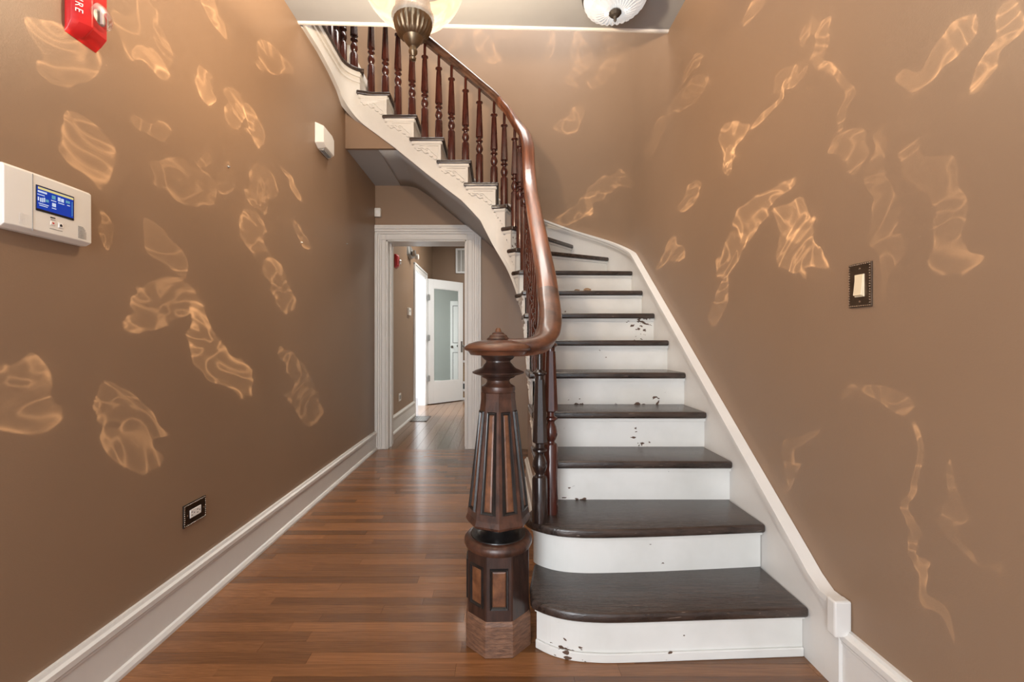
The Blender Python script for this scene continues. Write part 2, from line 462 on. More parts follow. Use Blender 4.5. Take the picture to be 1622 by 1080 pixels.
def catmull(pts, per=6):
    P = [Vector(p) for p in pts]
    out = []
    for i in range(len(P) - 1):
        p0 = P[max(i - 1, 0)]; p1 = P[i]; p2 = P[i + 1]; p3 = P[min(i + 2, len(P) - 1)]
        for k in range(per):
            t = k / per
            out.append(0.5 * ((2 * p1) + (p2 - p0) * t + (2 * p0 - 5 * p1 + 4 * p2 - p3) * t * t + (3 * p1 - p0 - 3 * p2 + p3) * t ** 3))
    out.append(P[-1])
    return out

def interp(tab, x):
    if x <= tab[0][0]:
        (a, b), (c, d) = tab[0], tab[1]
    elif x >= tab[-1][0]:
        (a, b), (c, d) = tab[-2], tab[-1]
    else:
        for i in range(len(tab) - 1):
            if tab[i][0] <= x <= tab[i + 1][0]:
                (a, b), (c, d) = tab[i], tab[i + 1]; break
    return b + (d - b) * (x - a) / (c - a)

XL = -1.30        # left wall
XR = 1.13         # right wall
YB = 4.65         # back wall of the hall
CEIL = 3.20       # ceiling of the entrance hall
UP = 3.42         # upper floor level
TOP = 5.7

# ------------------------------------------------------------------ structure: walls
mb = MB()
mb.box(XL - 0.12, XL, -1.2, 3.76, 0, CEIL)
mb.box(XL - 0.12, XL, 3.76, YB + 0.1, 0, TOP)
struct(mb.build('wall_left', 'wall'))

# right wall with the curved corner round the winders
arc = [(0.10 + 1.03 * math.cos(a), 3.62 + 1.03 * math.sin(a)) for a in [PI / 2 * k / 28 for k in range(29)]]
inner = [(XR, -1.2)] + arc
outer = [(XR + 0.12, -1.2), (XR + 0.12, YB + 0.12), (0.10, YB + 0.12)]
poly = inner + outer[::-1]
v, f = prismvf(poly, 0, TOP)
struct(finish('wall_right', v, f, 'wall', smooth=True, angle=20))

# back wall with the doorway
DX0, DX1, DH = -1.185, -0.335, 2.20
mb = MB()
mb.box(XL, DX0, YB, YB + 0.23, 0, DH)
mb.box(DX1, 0.10, YB, YB + 0.23, 0, DH)
mb.box(XL, 0.10, YB, YB + 0.23, DH, TOP)
struct(mb.build('wall_back', 'wall'))

# brown upstand between the flat soffit and the outer string
v = [(XL, 3.745, 2.766), (-0.86, 3.745, 2.766), (-0.86, 3.745, 2.80), (-1.05, 3.745, 2.93), (-1.29, 3.745, 3.14), (XL, 3.745, 3.16)]
v2 = [(a, 3.775, c) for a, b, c in v]
n = len(v)
fs = [tuple(range(n)), tuple(range(2 * n - 1, n - 1, -1))] + [(i, (i + 1) % n, n + (i + 1) % n, n + i) for i in range(n)]
struct(finish('wall_upstand', v + v2, fs, 'wall'))

# hall ceiling slab (edge is slightly out of square)
poly = [(XL, -1.2), (XR, -1.2), (XR, 2.95), (XL, 2.87)]
v, f = prismvf(poly, CEIL, UP - 0.02)
struct(finish('ceiling', v, f, 'ceil'))
pts = [(XL, 2.868, CEIL + 0.012), (XR, 2.948, CEIL + 0.012)]
prof = [(0.022 * math.cos(a), 0.022 * math.sin(a)) for a in [2 * PI * k / 10 for k in range(10)]]
v, f = sweepvf(pts, prof)
struct(finish('trim_1', v, f, 'white', smooth=True))
# upper storey shell
struct(box('ceiling_upper', XL - 1.2, XR + 0.12, -1.2, YB + 0.2, TOP, TOP + 0.1, 'ceil'))
struct(box('wall_upper_left', -2.5, -2.4, -1.2, 3.8, UP - 0.02, TOP, 'wall'))
struct(box('wall_upper_return', -2.4, XL - 0.12, 3.76, 3.86, UP - 0.02, TOP, 'wall'))
struct(box('floor_upper', -2.4, XL - 0.03, -1.2, 3.755, CEIL + 0.002, UP - 0.03, 'sub'))
struct(box('baseboard_upper', XL, XL + 0.022, 3.78, YB, UP, UP + 0.25, 'white', bevel=0.004))
struct(box('wall_upper_front', -2.5, XR + 0.1, -0.2, -0.1, UP - 0.02, TOP, 'wall'))

# ------------------------------------------------------------------ floor with strips
flo = struct(box('floor', XL - 0.1, XR + 0.12, -1.2, 9.0, -0.06, -0.008, 'sub'))
def strip_mesh(name, m):
    v, f = boxvf(0, 1, 0, 1, -0.010, 0)
    o = finish(name, v, f, m)
    me = o.data
    bpy.data.objects.remove(o)
    return me
me1 = strip_mesh('plank', 'plank')
W = 0.0575
first = True
y = 0.98
rows = 0
while y < YB - 0.005:
    xa = XL; xe = XR if y < 1.62 else 0.30
    w = min(W, YB - y)
    x = xa - random.uniform(0, 0.8)
    while x < xe:
        ln = random.uniform(0.55, 1.25)
        a = max(x, xa); b = min(x + ln, xe)
        if b - a > 0.03:
            o = bpy.data.objects.new('plank', me1)
            COL.objects.link(o); o.parent = flo
            o.location = (a, y, random.uniform(-0.0006, 0.0004))
            o.scale = (b - a - 0.0007, w - 0.0009, 1)
        x += ln
    y += W
    rows += 1
o = box('front_boards', XL, XR, -1.2, 0.979, -0.008, 0.0, 'plank', flo)
me2 = strip_mesh('board', 'plank2')
x = XL
while x < 1.2:
    y = YB - random.uniform(0, 0.9)
    while y < 8.7:
        ln = random.uniform(0.7, 1.5)
        a = max(y, YB + 0.001); b = min(y + ln, 8.7)
        if b - a > 0.03:
            o = bpy.data.objects.new('board', me2)
            COL.objects.link(o); o.parent = flo
            o.location = (x, a, random.uniform(-0.0006, 0.0003))
            o.scale = (0.1065, b - a - 0.002, 1)
        y += ln
    x += 0.109

# ------------------------------------------------------------------ baseboards
def baseboard(name, x0, y0, x1, y1, nx, ny, m='white', h=0.195, z=0.0):
    """moulded board from (x0,y0) to (x1,y1); n points into the room"""
    prof = [(0.0, 0.0), (0.034, 0.0), (0.034, 0.012), (0.026, 0.026), (0.018, 0.03), (0.018, h - 0.052), (0.022, h - 0.048),
            (0.022, h - 0.040), (0.027, h - 0.034), (0.027, h - 0.016), (0.016, h - 0.010), (0.012, h), (0.0, h)]
    v = []; n = len(prof)
    for (x, y) in ((x0, y0), (x1, y1)):
        for d, zz in prof:
            v.append((x + nx * d, y + ny * d, z + zz))
    f = [(k, (k + 1) % n, n + (k + 1) % n, n + k) for k in range(n)]
    f += [tuple(range(n - 1, -1, -1)), tuple(range(n, 2 * n))]
    return struct(finish(name, v, f, m))
baseboard('baseboard_left', XL, -1.2, XL, YB - 0.02, 1, 0, 'white')
baseboard('baseboard_right', XR, -1.2, XR, 1.432, -1, 0, 'white', 0.205)
baseboard('baseboard_back', -0.185, YB, 0.10, YB, 0, -1, 'cream', 0.195)

# ------------------------------------------------------------------ doorway casing and jamb
d1 = struct(box('door_1', DX0, DX0 + 0.018, YB - 0.005, YB + 0.245, 0, DH, 'white'))
box('jamb', DX1 - 0.018, DX1, YB - 0.005, YB + 0.245, 0, DH, 'white', d1)
box('head_jamb', DX0, DX1, YB - 0.005, YB + 0.245, DH - 0.018, DH, 'white', d1)
box('door_stop', DX0 + 0.018, DX0 + 0.032, YB + 0.10, YB + 0.15, 0, DH - 0.018, 'white', d1)
box('door_stop', DX1 - 0.032, DX1 - 0.018, YB + 0.10, YB + 0.15, 0, DH - 0.018, 'white', d1)
def casing(name, rects, y, parent, ny=-1, m='white'):
    mb = MB()
    for (x0, x1, z0, z1, d) in rects:
        ya, yb = (y - d, y) if ny < 0 else (y, y + d)
        mb.box(x0, x1, ya, yb, z0, z1)
    return mb.build(name, m, parent, bevel=0.003, bseg=1)
def casing_v(name, xin, xout, z0, z1, y, parent, ny=-1):
    s = 1 if xout > xin else -1
    w = abs(xout - xin)
    steps = [(0.0, 0.10, 0.022), (0.10, 0.40, 0.016), (0.40, 0.55, 0.022), (0.55, 0.72, 0.028), (0.72, 0.86, 0.036), (0.86, 1.0, 0.030)]
    r = []
    for a, b, d in steps:
        xa = xin + s * w * a; xb = xin + s * w * b
        r.append((min(xa, xb), max(xa, xb), z0, z1 , d))
    return casing(name, r, y, parent, ny)
CT = 2.355
casing_v('casing', DX0 + 0.004, XL + 0.001, 0.0, CT - 0.10, YB, d1)
casing_v('casing', DX1 - 0.004, -0.185, 0.0, CT - 0.0, YB, d1)
r = []
for a, b, d in [(0.0, 0.10, 0.022), (0.10, 0.40, 0.016), (0.40, 0.55, 0.022), (0.55, 0.72, 0.028), (0.72, 0.86, 0.036), (0.86, 1.0, 0.030)]:
    r.append((XL + 0.001, -0.19, DH - 0.006 + (CT - DH) * a, DH - 0.006 + (CT - DH) * b, d + 0.002))
casing('casing_head', r, YB, d1)

# ------------------------------------------------------------------ staircase geometry
RISE = 0.19
S = {n: 1.555 + 0.259 * (n - 1) for n in range(1, 9)}
S.update({9: 3.585, 10: 3.63, 11: 3.68, 12: 3.74, 13: 3.827})
for k in range(14, 19): S[k] = 4.06 + 0.228 * (k - 14)
S[19] = S[18] + 0.3
Q = {n: 1.555 + 0.259 * (n - 1) for n in range(1, 10)}
Q.update({10: 4.051, 11: 4.493, 12: 4.905, 13: 5.291})
for k in range(14, 20): Q[k] = 5.291 + 0.228 * (k - 13)

SX, SY, SR = 0.20, 3.735, 0.24
S1 = SY - SR                      # 3.495 start of the quarter turn
S2 = S1 + SR * PI / 2             # 3.872 end
LX, LR = -1.28, 0.20
S3 = S2 + ((SX - SR) - (LX + LR)) # start of the landing turn
S4 = S3 + LR * PI / 2
def PT(s, off=0.0):
    """point on the outer string line; off > 0 goes into the stair, away from the well"""
    if s <= S1: return (SX + off, s)
    if s <= S2:
        a = (s - S1) / SR
        return (SX - SR + (SR + off) * math.cos(a), S1 + (SR + off) * math.sin(a))
    if s <= S3: return (SX - SR - (s - S2), SY + off)
    if s <= S4:
        a = PI / 2 + (s - S3) / LR
        return (LX + LR + (LR + off) * math.cos(a), SY - LR + (LR + off) * math.sin(a))
    return (LX - off, SY - LR - (s - S4))
def OP(q, off=0.0):
    """point on the face of the wall string; off > 0 goes towards the wall"""
    if q <= 3.62: return (1.10 + off, q)
    if q <= 3.62 + PI / 2:
        a = q - 3.62
        return (0.10 + (1 + off) * math.cos(a), 3.62 + (1 + off) * math.sin(a))
    return (0.10 - (q - 3.62 - PI / 2), 4.62 + off)
HB = [(1.8, 0.045), (3.04, 0.96), (3.56, 1.366), (3.734, 1.716), (3.875, 1.946), (3.981, 2.154), (4.131, 2.314), (4.424, 2.538),
      (4.707, 2.768), (4.872, 2.89), (5.0, 2.98), (5.122, 3.075), (5.226, 3.14), (5.4, 3.178), (5.6, 3.20), (6.5, 3.20)]
NL = [(Q[n], RISE * n) for n in range(1, 19)]

stair = thing('staircase', 'curved staircase with dark treads, white risers and mahogany balustrade rising along the right wall', 'staircase', (0.65, 1.6, 0))

def lin(a, b, n): return [a + (b - a) * k / (n - 1) for k in range(n)]

NOSE = {1: [(1.10, 1.562), (0.75, 1.545), (0.45, 1.530), (0.33, 1.531), (0.24, 1.545), (0.17, 1.575), (0.118, 1.615)],
        2: [(1.10, 1.816), (0.70, 1.780), (0.42, 1.764), (0.30, 1.768), (0.22, 1.788), (0.155, 1.828), (0.118, 1.872), (0.110, 1.91)]}
def smooth2(pl, per=4): return [(p.x, p.y) for p in catmull([(a, b, 0) for a, b in pl], per)]
def offset_pl(pl, d):
    out = []
    for i, p in enumerate(pl):
        a = Vector(pl[max(i - 1, 0)]); b = Vector(pl[min(i + 1, len(pl) - 1)])
        t = (b - a).normalized()
        out.append((p[0] + t.y * d, p[1] - t.x * d))
    return out
TH = 0.036
for n in range(1, 18):
    h = RISE * n
    if n <= 2:
        front = smooth2(NOSE[n])
        if n == 1: back = [(0.118, 1.70), (0.15, 1.88), (1.10, 1.88)]
        else: back = [(0.13, 1.95), (0.175, 2.05), (0.175, 2.15), (1.10, 2.15)]
        poly = front + back
    else:
        i1 = S[n + 1] + 0.072
        ins = [PT(s, -0.025) for s in lin(S[n], i1, 8 if S[n] < S2 and i1 > S1 else 3)]
        q1 = Q[n + 1] + 0.045
        outs = [OP(q) for q in lin(q1, Q[n], 10 if q1 > 3.62 and Q[n] < 5.2 else 2)]
        mid = [PT(S[n + 1] + 0.052, 0.0)]
        poly = ins + mid + outs
    v, f = prismvf(poly, h - TH, h)
    finish('tread', v, f, 'tread', stair, bevel=0.011, bseg=3, smooth=True, angle=50)

def ribbon(name, pl, z0, z1, th, m, parent, **k):
    """vertical board standing on a plan polyline; thickness goes to the right-hand (back) side"""
    b = offset_pl(pl, th)
    poly = pl + b[::-1]
    v, f = prismvf(poly, z0, z1)
    return finish(name, v, f, m, parent, **k)
for n in range(1, 19):
    z0 = RISE * (n - 1); z1 = RISE * n - TH
    if n <= 2:
        pl = smooth2(NOSE[n]); pl = offset_pl(pl, 0.036)
        if n == 2: pl = pl[:-3]
    else:
        a = PT(S[n] + 0.032, 0.002 if n > 2 else 0); b = OP(Q[n] + 0.032)
        pl = [b, a]
    ro = ribbon('riser', pl, z0, z1, 0.022, 'riser', stair)
    cv = offset_pl(pl, -0.012)
    ribbon('cove_moulding', cv, z1 - 0.016, z1, 0.013, 'riser', ro)
    if n == 1:
        cv = offset_pl(pl, -0.010)
        ribbon('shoe_moulding', cv, 0.0, 0.032, 0.011, 'riser', ro, bevel=0.003, bseg=1)

# outer (well side) string
mb = MB()
def string_cols(sa, sb, top, k):
    ss = lin(sa, sb, k)
    v = []; f = []
    for s in ss:
        b = min(interp(HB, s), top - 0.01)
        p0 = PT(s, 0.0); p1 = PT(s, 0.028)
        v += [(*p0, b), (*p0, top), (*p1, top), (*p1, b)]
    for i in range(len(ss) - 1):
        a = i * 4; c = a + 4
        for j in range(4):
            f.append((a + j, a + (j + 1) % 4, c + (j + 1) % 4, c + j))
    f += [(0, 1, 2, 3), (len(v) - 1, len(v) - 2, len(v) - 3, len(v) - 4)]
    mb.add(v, f)
for n in range(2, 18):
    a = S[n] + 0.032 if n > 2 else 2.0
    string_cols(a, S[n + 1] + 0.032, RISE * n - 0.02, 8)
ost = mb.build('outer_string', 'cream', stair, smooth=True, angle=30)
# bead along the lower edge of the string
pts = []
for s in lin(3.05, 5.9, 90):
    p = PT(s, -0.004); pts.append((*p, interp(HB, s) + 0.010))
prof = [(-0.006, -0.012), (0.006, -0.012), (0.006, 0.012), (-0.006, 0.012)]
v, f = sweepvf(pts, prof)
finish('string_bead', v, f, 'cream', ost, smooth=True)

# carved brackets
outl = [(0, 0), (1, 0), (1, -.028), (.93, -.034), (.90, -.048), (.83, -.052), (.76, -.043), (.70, -.046), (.66, -.062), (.58, -.074), (.50, -.068),
        (.46, -.072), (.44, -.092), (.37, -.102), (.31, -.098), (.28, -.118), (.21, -.128), (.15, -.120), (.10, -.142), (0, -.150)]
for n in range(3, 18):
    a = S[n] + 0.032; b = S[n + 1] + 0.028
    top = RISE * n - TH - 0.024
    v = []
    for off in (0.0, -0.013):
        for u, w in outl:
            p = PT(a + (b - a) * u, off); v.append((*p, top + w))
    k = len(outl)
    fs = [tuple(range(k)), tuple(range(2 * k - 1, k - 1, -1))] + [(i, (i + 1) % k, k + (i + 1) % k, k + i) for i in range(k)]
    br = finish('tread_bracket', v, fs, 'cream', stair)
    # cove under the return nosing
    mbc = MB()
    ss = lin(a - 0.008, b + 0.02, 5)
    vv = []
    for s in ss:
        for off, z in ((0.0, 0.026), (-0.023, 0.026), (-0.021, 0.012), (-0.015, 0.003), (0.0, 0.0)):
            p = PT(s, off); vv.append((*p, top + z - 0.002))
    ff = []
    for i in range(len(ss) - 1):
        for j in range(5):
            ff.append((i * 5 + j, i * 5 + (j + 1) % 5, i * 5 + 5 + (j + 1) % 5, i * 5 + 5 + j))
    ff += [(0, 1, 2, 3, 4), tuple(len(vv) - 1 - i for i in range(5))]
    finish('cove_moulding', vv, ff, 'cream', br)
    # incised panel line and scroll tendril, raised as thin mouldings
    if b - a > 0.09:
        mbs = MB()
        def strip(pts2, w=0.0034):
            vv = []; ff = []
            for (u, z) in pts2:
                p = PT(a + (b - a) * u, -0.013); q_ = PT(a + (b - a) * u, -0.0185)
                vv += [(*p, top + z - w), (*p, top + z + w), (*q_, top + z)]
            for i in range(len(pts2) - 1):
                for j in range(3): ff.append((i * 3 + j, i * 3 + (j + 1) % 3, i * 3 + 3 + (j + 1) % 3, i * 3 + 3 + j))
            mbs.add(vv, ff)
        strip([(0.09, -0.012), (0.80, -0.012)])
        strip([(0.40, -0.050), (0.46, -0.036), (0.54, -0.033), (0.58, -0.042), (0.53, -0.052), (0.48, -0.047)])
        strip([(0.62, -0.040), (0.70, -0.030), (0.78, -0.036), (0.86, -0.030)])
        strip([(0.14, -0.105), (0.20, -0.090), (0.26, -0.082), (0.32, -0.066), (0.38, -0.060)])
        vv = [(*PT(a + (b - a) * 0.085, o_), top + z) for z in (-0.012, -0.128) for o_ in (-0.013, -0.018)]
        vv += [(*PT(a + (b - a) * 0.10, o_), top + z) for z in (-0.012, -0.128) for o_ in (-0.013, -0.018)]
        mbs.add(vv, [(0, 1, 3, 2), (4, 6, 7, 5), (1, 5, 7, 3), (0, 2, 6, 4), (0, 4, 5, 1), (2, 3, 7, 6)])
        mbs.build('scroll_carving', 'cream', br)

# wall string with its capping
mb = MB()
qs = lin(1.43, 3.62, 40) + lin(3.64, 3.62 + PI / 2, 36)[0:] + lin(5.22, 6.35, 14)
def capz(q):
    if q < 1.515: return 0.288
    return interp(NL, q) + 0.137
vv = []
for q in qs:
    t = capz(q); b = max(0.0, t - (0.62 if q < 4.3 else 0.46))
    p = OP(q); w = OP(q, 0.029)
    vv += [(*p, b), (*p, t), (*w, t), (*w, b)]
ff = []
for i in range(len(qs) - 1):
    for j in range(4): ff.append((i * 4 + j, i * 4 + (j + 1) % 4, i * 4 + 4 + (j + 1) % 4, i * 4 + 4 + j))
ff += [(0, 1, 2, 3), tuple(len(vv) - 1 - i for i in range(4))]
wst = finish('wall_string', vv, ff, 'white', stair, smooth=True, angle=25)
def capband(name, d0, d1, o0, o1):
    vv = []
    for q in qs:
        t = capz(q)
        slope = 1.24 if 1.55 < q < 3.6 else 1.08
        p = OP(q, o0); w = OP(q, o1)
        vv += [(*p, t - d0 * slope), (*p, t - d1 * slope), (*w, t - d1 * slope), (*w, t - d0 * slope)]
    return finish(name, vv, ff, 'white', wst, smooth=True, angle=30)
capband('string_cap', 0.010, -0.008, -0.022, 0.028)
capband('string_cap_bead', 0.032, 0.013, -0.014, 0.002)
capband('string_cap_bead', 0.046, 0.036, -0.007, 0.002)
mbp = MB()
mbp.box(1.074, 1.129, 1.412, 1.450, 0.185, 0.301)
mbp.build('string_stop', 'white', wst, bevel=0.006)

# soffit under the winders and the upper flight
mb = MB()
ss = lin(3.56, 4.86, 44)
HW = [(-1.3, 2.766), (-0.95, 2.766), (-0.86, 2.745), (-0.73, 2.66), (-0.365, 2.364), (0.0, 2.07), (0.3, 1.80)]
va = []
for s in ss:
    x, y = PT(s, 0.015); z = interp(HB, s) + 0.004
    if x < -0.872: z = 2.768
    if s <= S2:
        a = (s - S1) / SR
        k = a / (PI / 2)
        ox, oy = OP(3.62 + PI / 2 - (1 - k) * PI / 2 * 0.98, 0.03)
        zz = 1.20 + (2.11 - 1.20) * k
    else:
        ox, oy = x, YB + 0.004; zz = interp(HW, x)
    for t in (0, 0.25, 0.5, 0.75, 1):
        va.append((x + (ox - x) * t, y + (oy - y) * t, z + (zz - z) * t))
fa = []
for i in range(len(ss) - 1):
    for j in range(4): fa.append((i * 5 + j, i * 5 + j + 1, i * 5 + 6 + j, i * 5 + 5 + j))
me_s = finish('soffit', va, fa, 'soffit', stair, smooth=True, angle=60)
sm = me_s.modifiers.new('solid', 'SOLIDIFY'); sm.thickness = 0.012; sm.offset = 1
struct(box('ceiling_passage', XL, -0.99, 3.776, YB + 0.01, 2.770, 2.80, 'soffit'))
# white closing board between string turn and the left wall, and landing fascia
vv = []; ff = []
ss = lin(S[18] + 0.031, S4 + 0.62, 40)
for s in ss:
    p = PT(s, 0.0); w = PT(s, 0.05)
    b = interp(HB, s)
    top = 3.375
    vv += [(*p, b), (*p, top), (*w, top), (*w, b)]
for i in range(len(ss) - 1):
    for j in range(4): ff.append((i * 4 + j, i * 4 + (j + 1) % 4, i * 4 + 4 + (j + 1) % 4, i * 4 + 4 + j))
ff += [(0, 1, 2, 3), tuple(len(vv) - 1 - i for i in range(4))]
lf = finish('landing_fascia', vv, ff, 'cream', stair, smooth=True, angle=40)
vv = []; ff = []
ss2 = lin(S3, S4, 12)
for s in ss2:
    p = PT(s, 0.0); z = interp(HB, s) + 0.002
    c = (XL - 0.0, 3.76)
    vv += [(*p, z), (c[0], c[1], max(z, 3.09))]
for i in range(len(ss2) - 1): ff.append((i * 2, i * 2 + 1, i * 2 + 3, i * 2 + 2))
finish('fascia_soffit', vv, ff, 'cream', lf)
# mouldings on the landing fascia
for nm, z0, z1, o in (('fascia_moulding', 3.345, 3.385, -0.016), ('fascia_bead', 3.30, 3.318, -0.008)):
    vv = []
    for s in lin(S[18] + 0.03, S4 + 0.62, 36):
        p = PT(s, o); w = PT(s, 0.004)
        vv += [(*p, z0), (*p, z1), (*w, z1), (*w, z0)]
    ff = []
    for i in range(35):
        for j in range(4): ff.append((i * 4 + j, i * 4 + (j + 1) % 4, i * 4 + 4 + (j + 1) % 4, i * 4 + 4 + j))
    ff += [(0, 1, 2, 3), tuple(len(vv) - 1 - i for i in range(4))]
    finish(nm, vv, ff, 'cream', lf, smooth=True)
# dark nosing of the landing
pts = [(*PT(s, 0.02), UP - 0.018) for s in lin(S[18], S4 + 0.62, 40)]
prof = [(-0.05, -0.018), (0.03, -0.018), (0.045, -0.010), (0.048, 0.0), (0.045, 0.012), (0.03, 0.018), (-0.05, 0.018)]
prof = [(-a, b) for a, b in prof]
v, f = sweepvf(pts, prof)
finish('landing_nosing', v, f, 'tread', stair, smooth=True)

# spandrel wall under the straight flight, with its own little board
vv = []
ys = [1.84, 3.60]
for x in (0.237, 0.33):
    for y_ in ys:
        vv += [(x, y_, 0), (x, y_, max(0.02, interp(HB, y_) + 0.05))]
struct(finish('wall_spandrel', vv, [(0, 1, 3, 2), (4, 6, 7, 5), (0, 2, 6, 4), (1, 5, 7, 3), (0, 4, 5, 1), (2, 3, 7, 6)], 'wall'))
baseboard('baseboard_spandrel', 0.237, 1.95, 0.237, 3.60, -1, 0, 'cream', 0.19)

# ------------------------------------------------------------------ handrail
RT = [(2.0, 1.316), (3.2, 2.197), (3.35, 2.345), (3.45, 2.50), (3.52, 2.68), (3.58, 2.80), (3.683, 2.945), (3.761, 3.08), (3.862, 3.215),
      (4.098, 3.415), (4.321, 3.60), (4.55, 3.79), (4.75, 3.955), (4.95, 4.11), (5.1, 4.19), (5.25, 4.22), (6.2, 4.22)]
def rail_h(s):
    if s < 3.2: return 1.316 + (s - 2.0) * 0.7336
    return interp(RT, s)
def railx(s): return 0.026 if s < 2.2 else 0.034
start = [(0.0, 1.70, 1.113), (0.09, 1.698, 1.113), (0.150, 1.715, 1.124), (0.190, 1.765, 1.153), (0.212, 1.84, 1.204), (0.222, 1.92, 1.260)]
ctrl = list(start)
for s in [2.0, 2.2, 2.5, 2.8, 3.05, 3.2, 3.35, 3.45, 3.52, 3.58, 3.63, 3.683, 3.72, 3.761, 3.81, 3.862, 3.98, 4.098, 4.321, 4.55, 4.75, 4.95, 5.05, 5.15, 5.25, 5.4, 5.7, 6.1]:
    p = PT(s, railx(s)); ctrl.append((p[0], p[1], rail_h(s)))
rp = catmull(ctrl, 5)
half = [(0.026, -0.036), (0.030, -0.022), (0.040, -0.016), (0.049, -0.004), (0.050, 0.006), (0.045, 0.017), (0.033, 0.026), (0.017, 0.031)]
rprof = [(0, -0.036)] + half + [(0, 0.033)] + [(-a, b) for a, b in half[::-1]]
j1 = min(range(len(rp)), key=lambda i: abs(rp[i].y - 2.06) + (10 if rp[i].x < 0.1 else 0))
j2 = min(range(len(rp)), key=lambda i: abs(rp[i].y - 3.42) + (10 if rp[i].x < 0.1 else 0))
j3 = min(range(len(rp)), key=lambda i: abs(rp[i].x - 0.0) + (10 if rp[i].y < 3 else 0))
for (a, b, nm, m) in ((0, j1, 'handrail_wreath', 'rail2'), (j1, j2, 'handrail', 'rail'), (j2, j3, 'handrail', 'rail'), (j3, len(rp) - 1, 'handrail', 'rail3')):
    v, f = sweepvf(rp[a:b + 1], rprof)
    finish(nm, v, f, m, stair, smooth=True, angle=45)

# ------------------------------------------------------------------ balusters
def baluster(x, y, zb, zt, k=1.0, m='mahog'):
    stem = 0.125 * k
    z_r = zt - stem
    ring = [(0.011, zt), (0.0125, z_r + 0.05), (0.012, z_r + 0.012), (0.020, z_r + 0.008), (0.030, z_r), (0.030, z_r - 0.006), (0.020, z_r - 0.014), (0.019, z_r - 0.030)]
    zt2 = z_r - 0.030
    zt3 = zt2 - 0.275 * k
    zb1 = zt3 - 0.018
    bul = [(0.018, zt3), (0.018, zb1), (0.030, zb1 - 0.006), (0.031, zb1 - 0.013), (0.019, zb1 - 0.022), (0.017, zb1 - 0.030),
           (0.025, zb1 - 0.046), (0.031, zb1 - 0.066), (0.031, zb1 - 0.082), (0.024, zb1 - 0.100), (0.018, zb1 - 0.110), (0.019, zb1 - 0.116),
           (0.028, zb1 - 0.122), (0.032, zb1 - 0.132)]
    zbl = zb1 - 0.132
    if zbl < zb + 0.03: zbl = zb + 0.03
    bul += [(0.032, zbl), (0.0335, zb + 0.02), (0.0335, zb)]
    mb = MB()
    mb.add(*lathevf(ring[::-1], (x, y, 0), 12))
    mb.add(*lathevf(bul[::-1], (x, y, 0), 14))
    mb.add(*lathevf([(0.024, zt3), (0.0325, zt3 + 0.006), (0.0325, zt3 + 0.012), (0.0215, zt2)], (x, y, 0), 8, PI / 8))
    return mb.build('baluster', m, stair, smooth=True, angle=32)
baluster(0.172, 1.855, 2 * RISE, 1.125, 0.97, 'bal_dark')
baluster(0.228, 1.945, 2 * RISE, rail_h(1.945) - 0.034, 0.97)
for n in range(3, 18):
    if n in (9, 10, 11, 12): offs = {9: [0.02], 10: [0.025], 11: [0.028], 12: [0.055]}[n]
    elif n == 13: offs = [0.045, 0.17]
    else: offs = [0.055, 0.175]
    for d in offs:
        s = S[n] + d
        p = PT(s, 0.036)
        baluster(p[0], p[1], n * RISE, rail_h(s) - 0.034)
for s in (5.04, 5.13, 5.22, 5.34, 5.46, 5.58, 5.70):
    p = PT(s, 0.03)
    baluster(p[0], p[1], UP, rail_h(s) - 0.034)

# ------------------------------------------------------------------ newel post
NX, NY = -0.002, 1.70
OC = PI / 8
c8 = 1 / math.cos(OC)
mb = MB()
mb.add(*lathevf([(0.114 * c8, 0.12), (0.114 * c8, 0.362)], (NX, NY, 0), 8, OC + 0.03))
newel = mb.build('newel_post', 'newel', stair, bevel=0.003, bseg=1)
v, f = lathevf([(0.121 * c8, 0.0), (0.121 * c8, 0.112), (0.116 * c8, 0.126), (0.112 * c8, 0.128)], (NX, NY, 0), 8, OC + 0.03)
finish('newel_plinth', v, f, 'plinth', newel, bevel=0.002, bseg=1)
lathe('base_cap', [(0.112, 0.356), (0.124, 0.360), (0.130, 0.372), (0.129, 0.384), (0.121, 0.394), (0.106, 0.398)], (NX, NY, 0), 'newelr', newel, 40)
lathe('black_cove', [(0.106, 0.396), (0.104, 0.401), (0.088, 0.400), (0.076, 0.402), (0.058, 0.408), (0.049, 0.418), (0.049, 0.430), (0.056, 0.442), (0.060, 0.446)], (NX, NY, 0), 'ebony', newel, 32)
# tapered shaft: octagon with an arris towards the viewer
sh = [(0.070, 0.438), (0.108, 0.444), (0.122, 0.452), (0.124, 0.460), (0.118, 0.478), (0.0655, 0.915), (0.0655, 0.938), (0.058, 0.944)]
v, f = lathevf(sh, (NX, NY, 0), 8, 0.03)
finish('newel_shaft', v, f, 'newelr', newel)
lathe('collar', [(0.052, 0.936), (0.062, 0.940), (0.066, 0.950), (0.064, 0.962), (0.050, 0.970), (0.044, 0.978), (0.043, 0.988)], (NX, NY, 0), 'newelr', newel, 32)
lathe('neck', [(0.043, 0.985), (0.050, 0.992), (0.062, 0.996), (0.066, 1.002), (0.082, 1.006), (0.098, 1.012), (0.100, 1.017), (0.090, 1.022), (0.070, 1.030), (0.062, 1.036),
               (0.054, 1.046), (0.047, 1.054), (0.047, 1.060), (0.058, 1.068), (0.066, 1.078), (0.066, 1.086)], (NX, NY, 0), 'newel', newel, 36)
lathe('newel_cap', [(0.062, 1.080), (0.106, 1.082), (0.112, 1.090), (0.116, 1.096), (0.129, 1.101), (0.132, 1.108), (0.128, 1.116), (0.112, 1.125), (0.085, 1.133), (0.052, 1.140)], (NX, NY, 0), 'rail2', newel, 44)
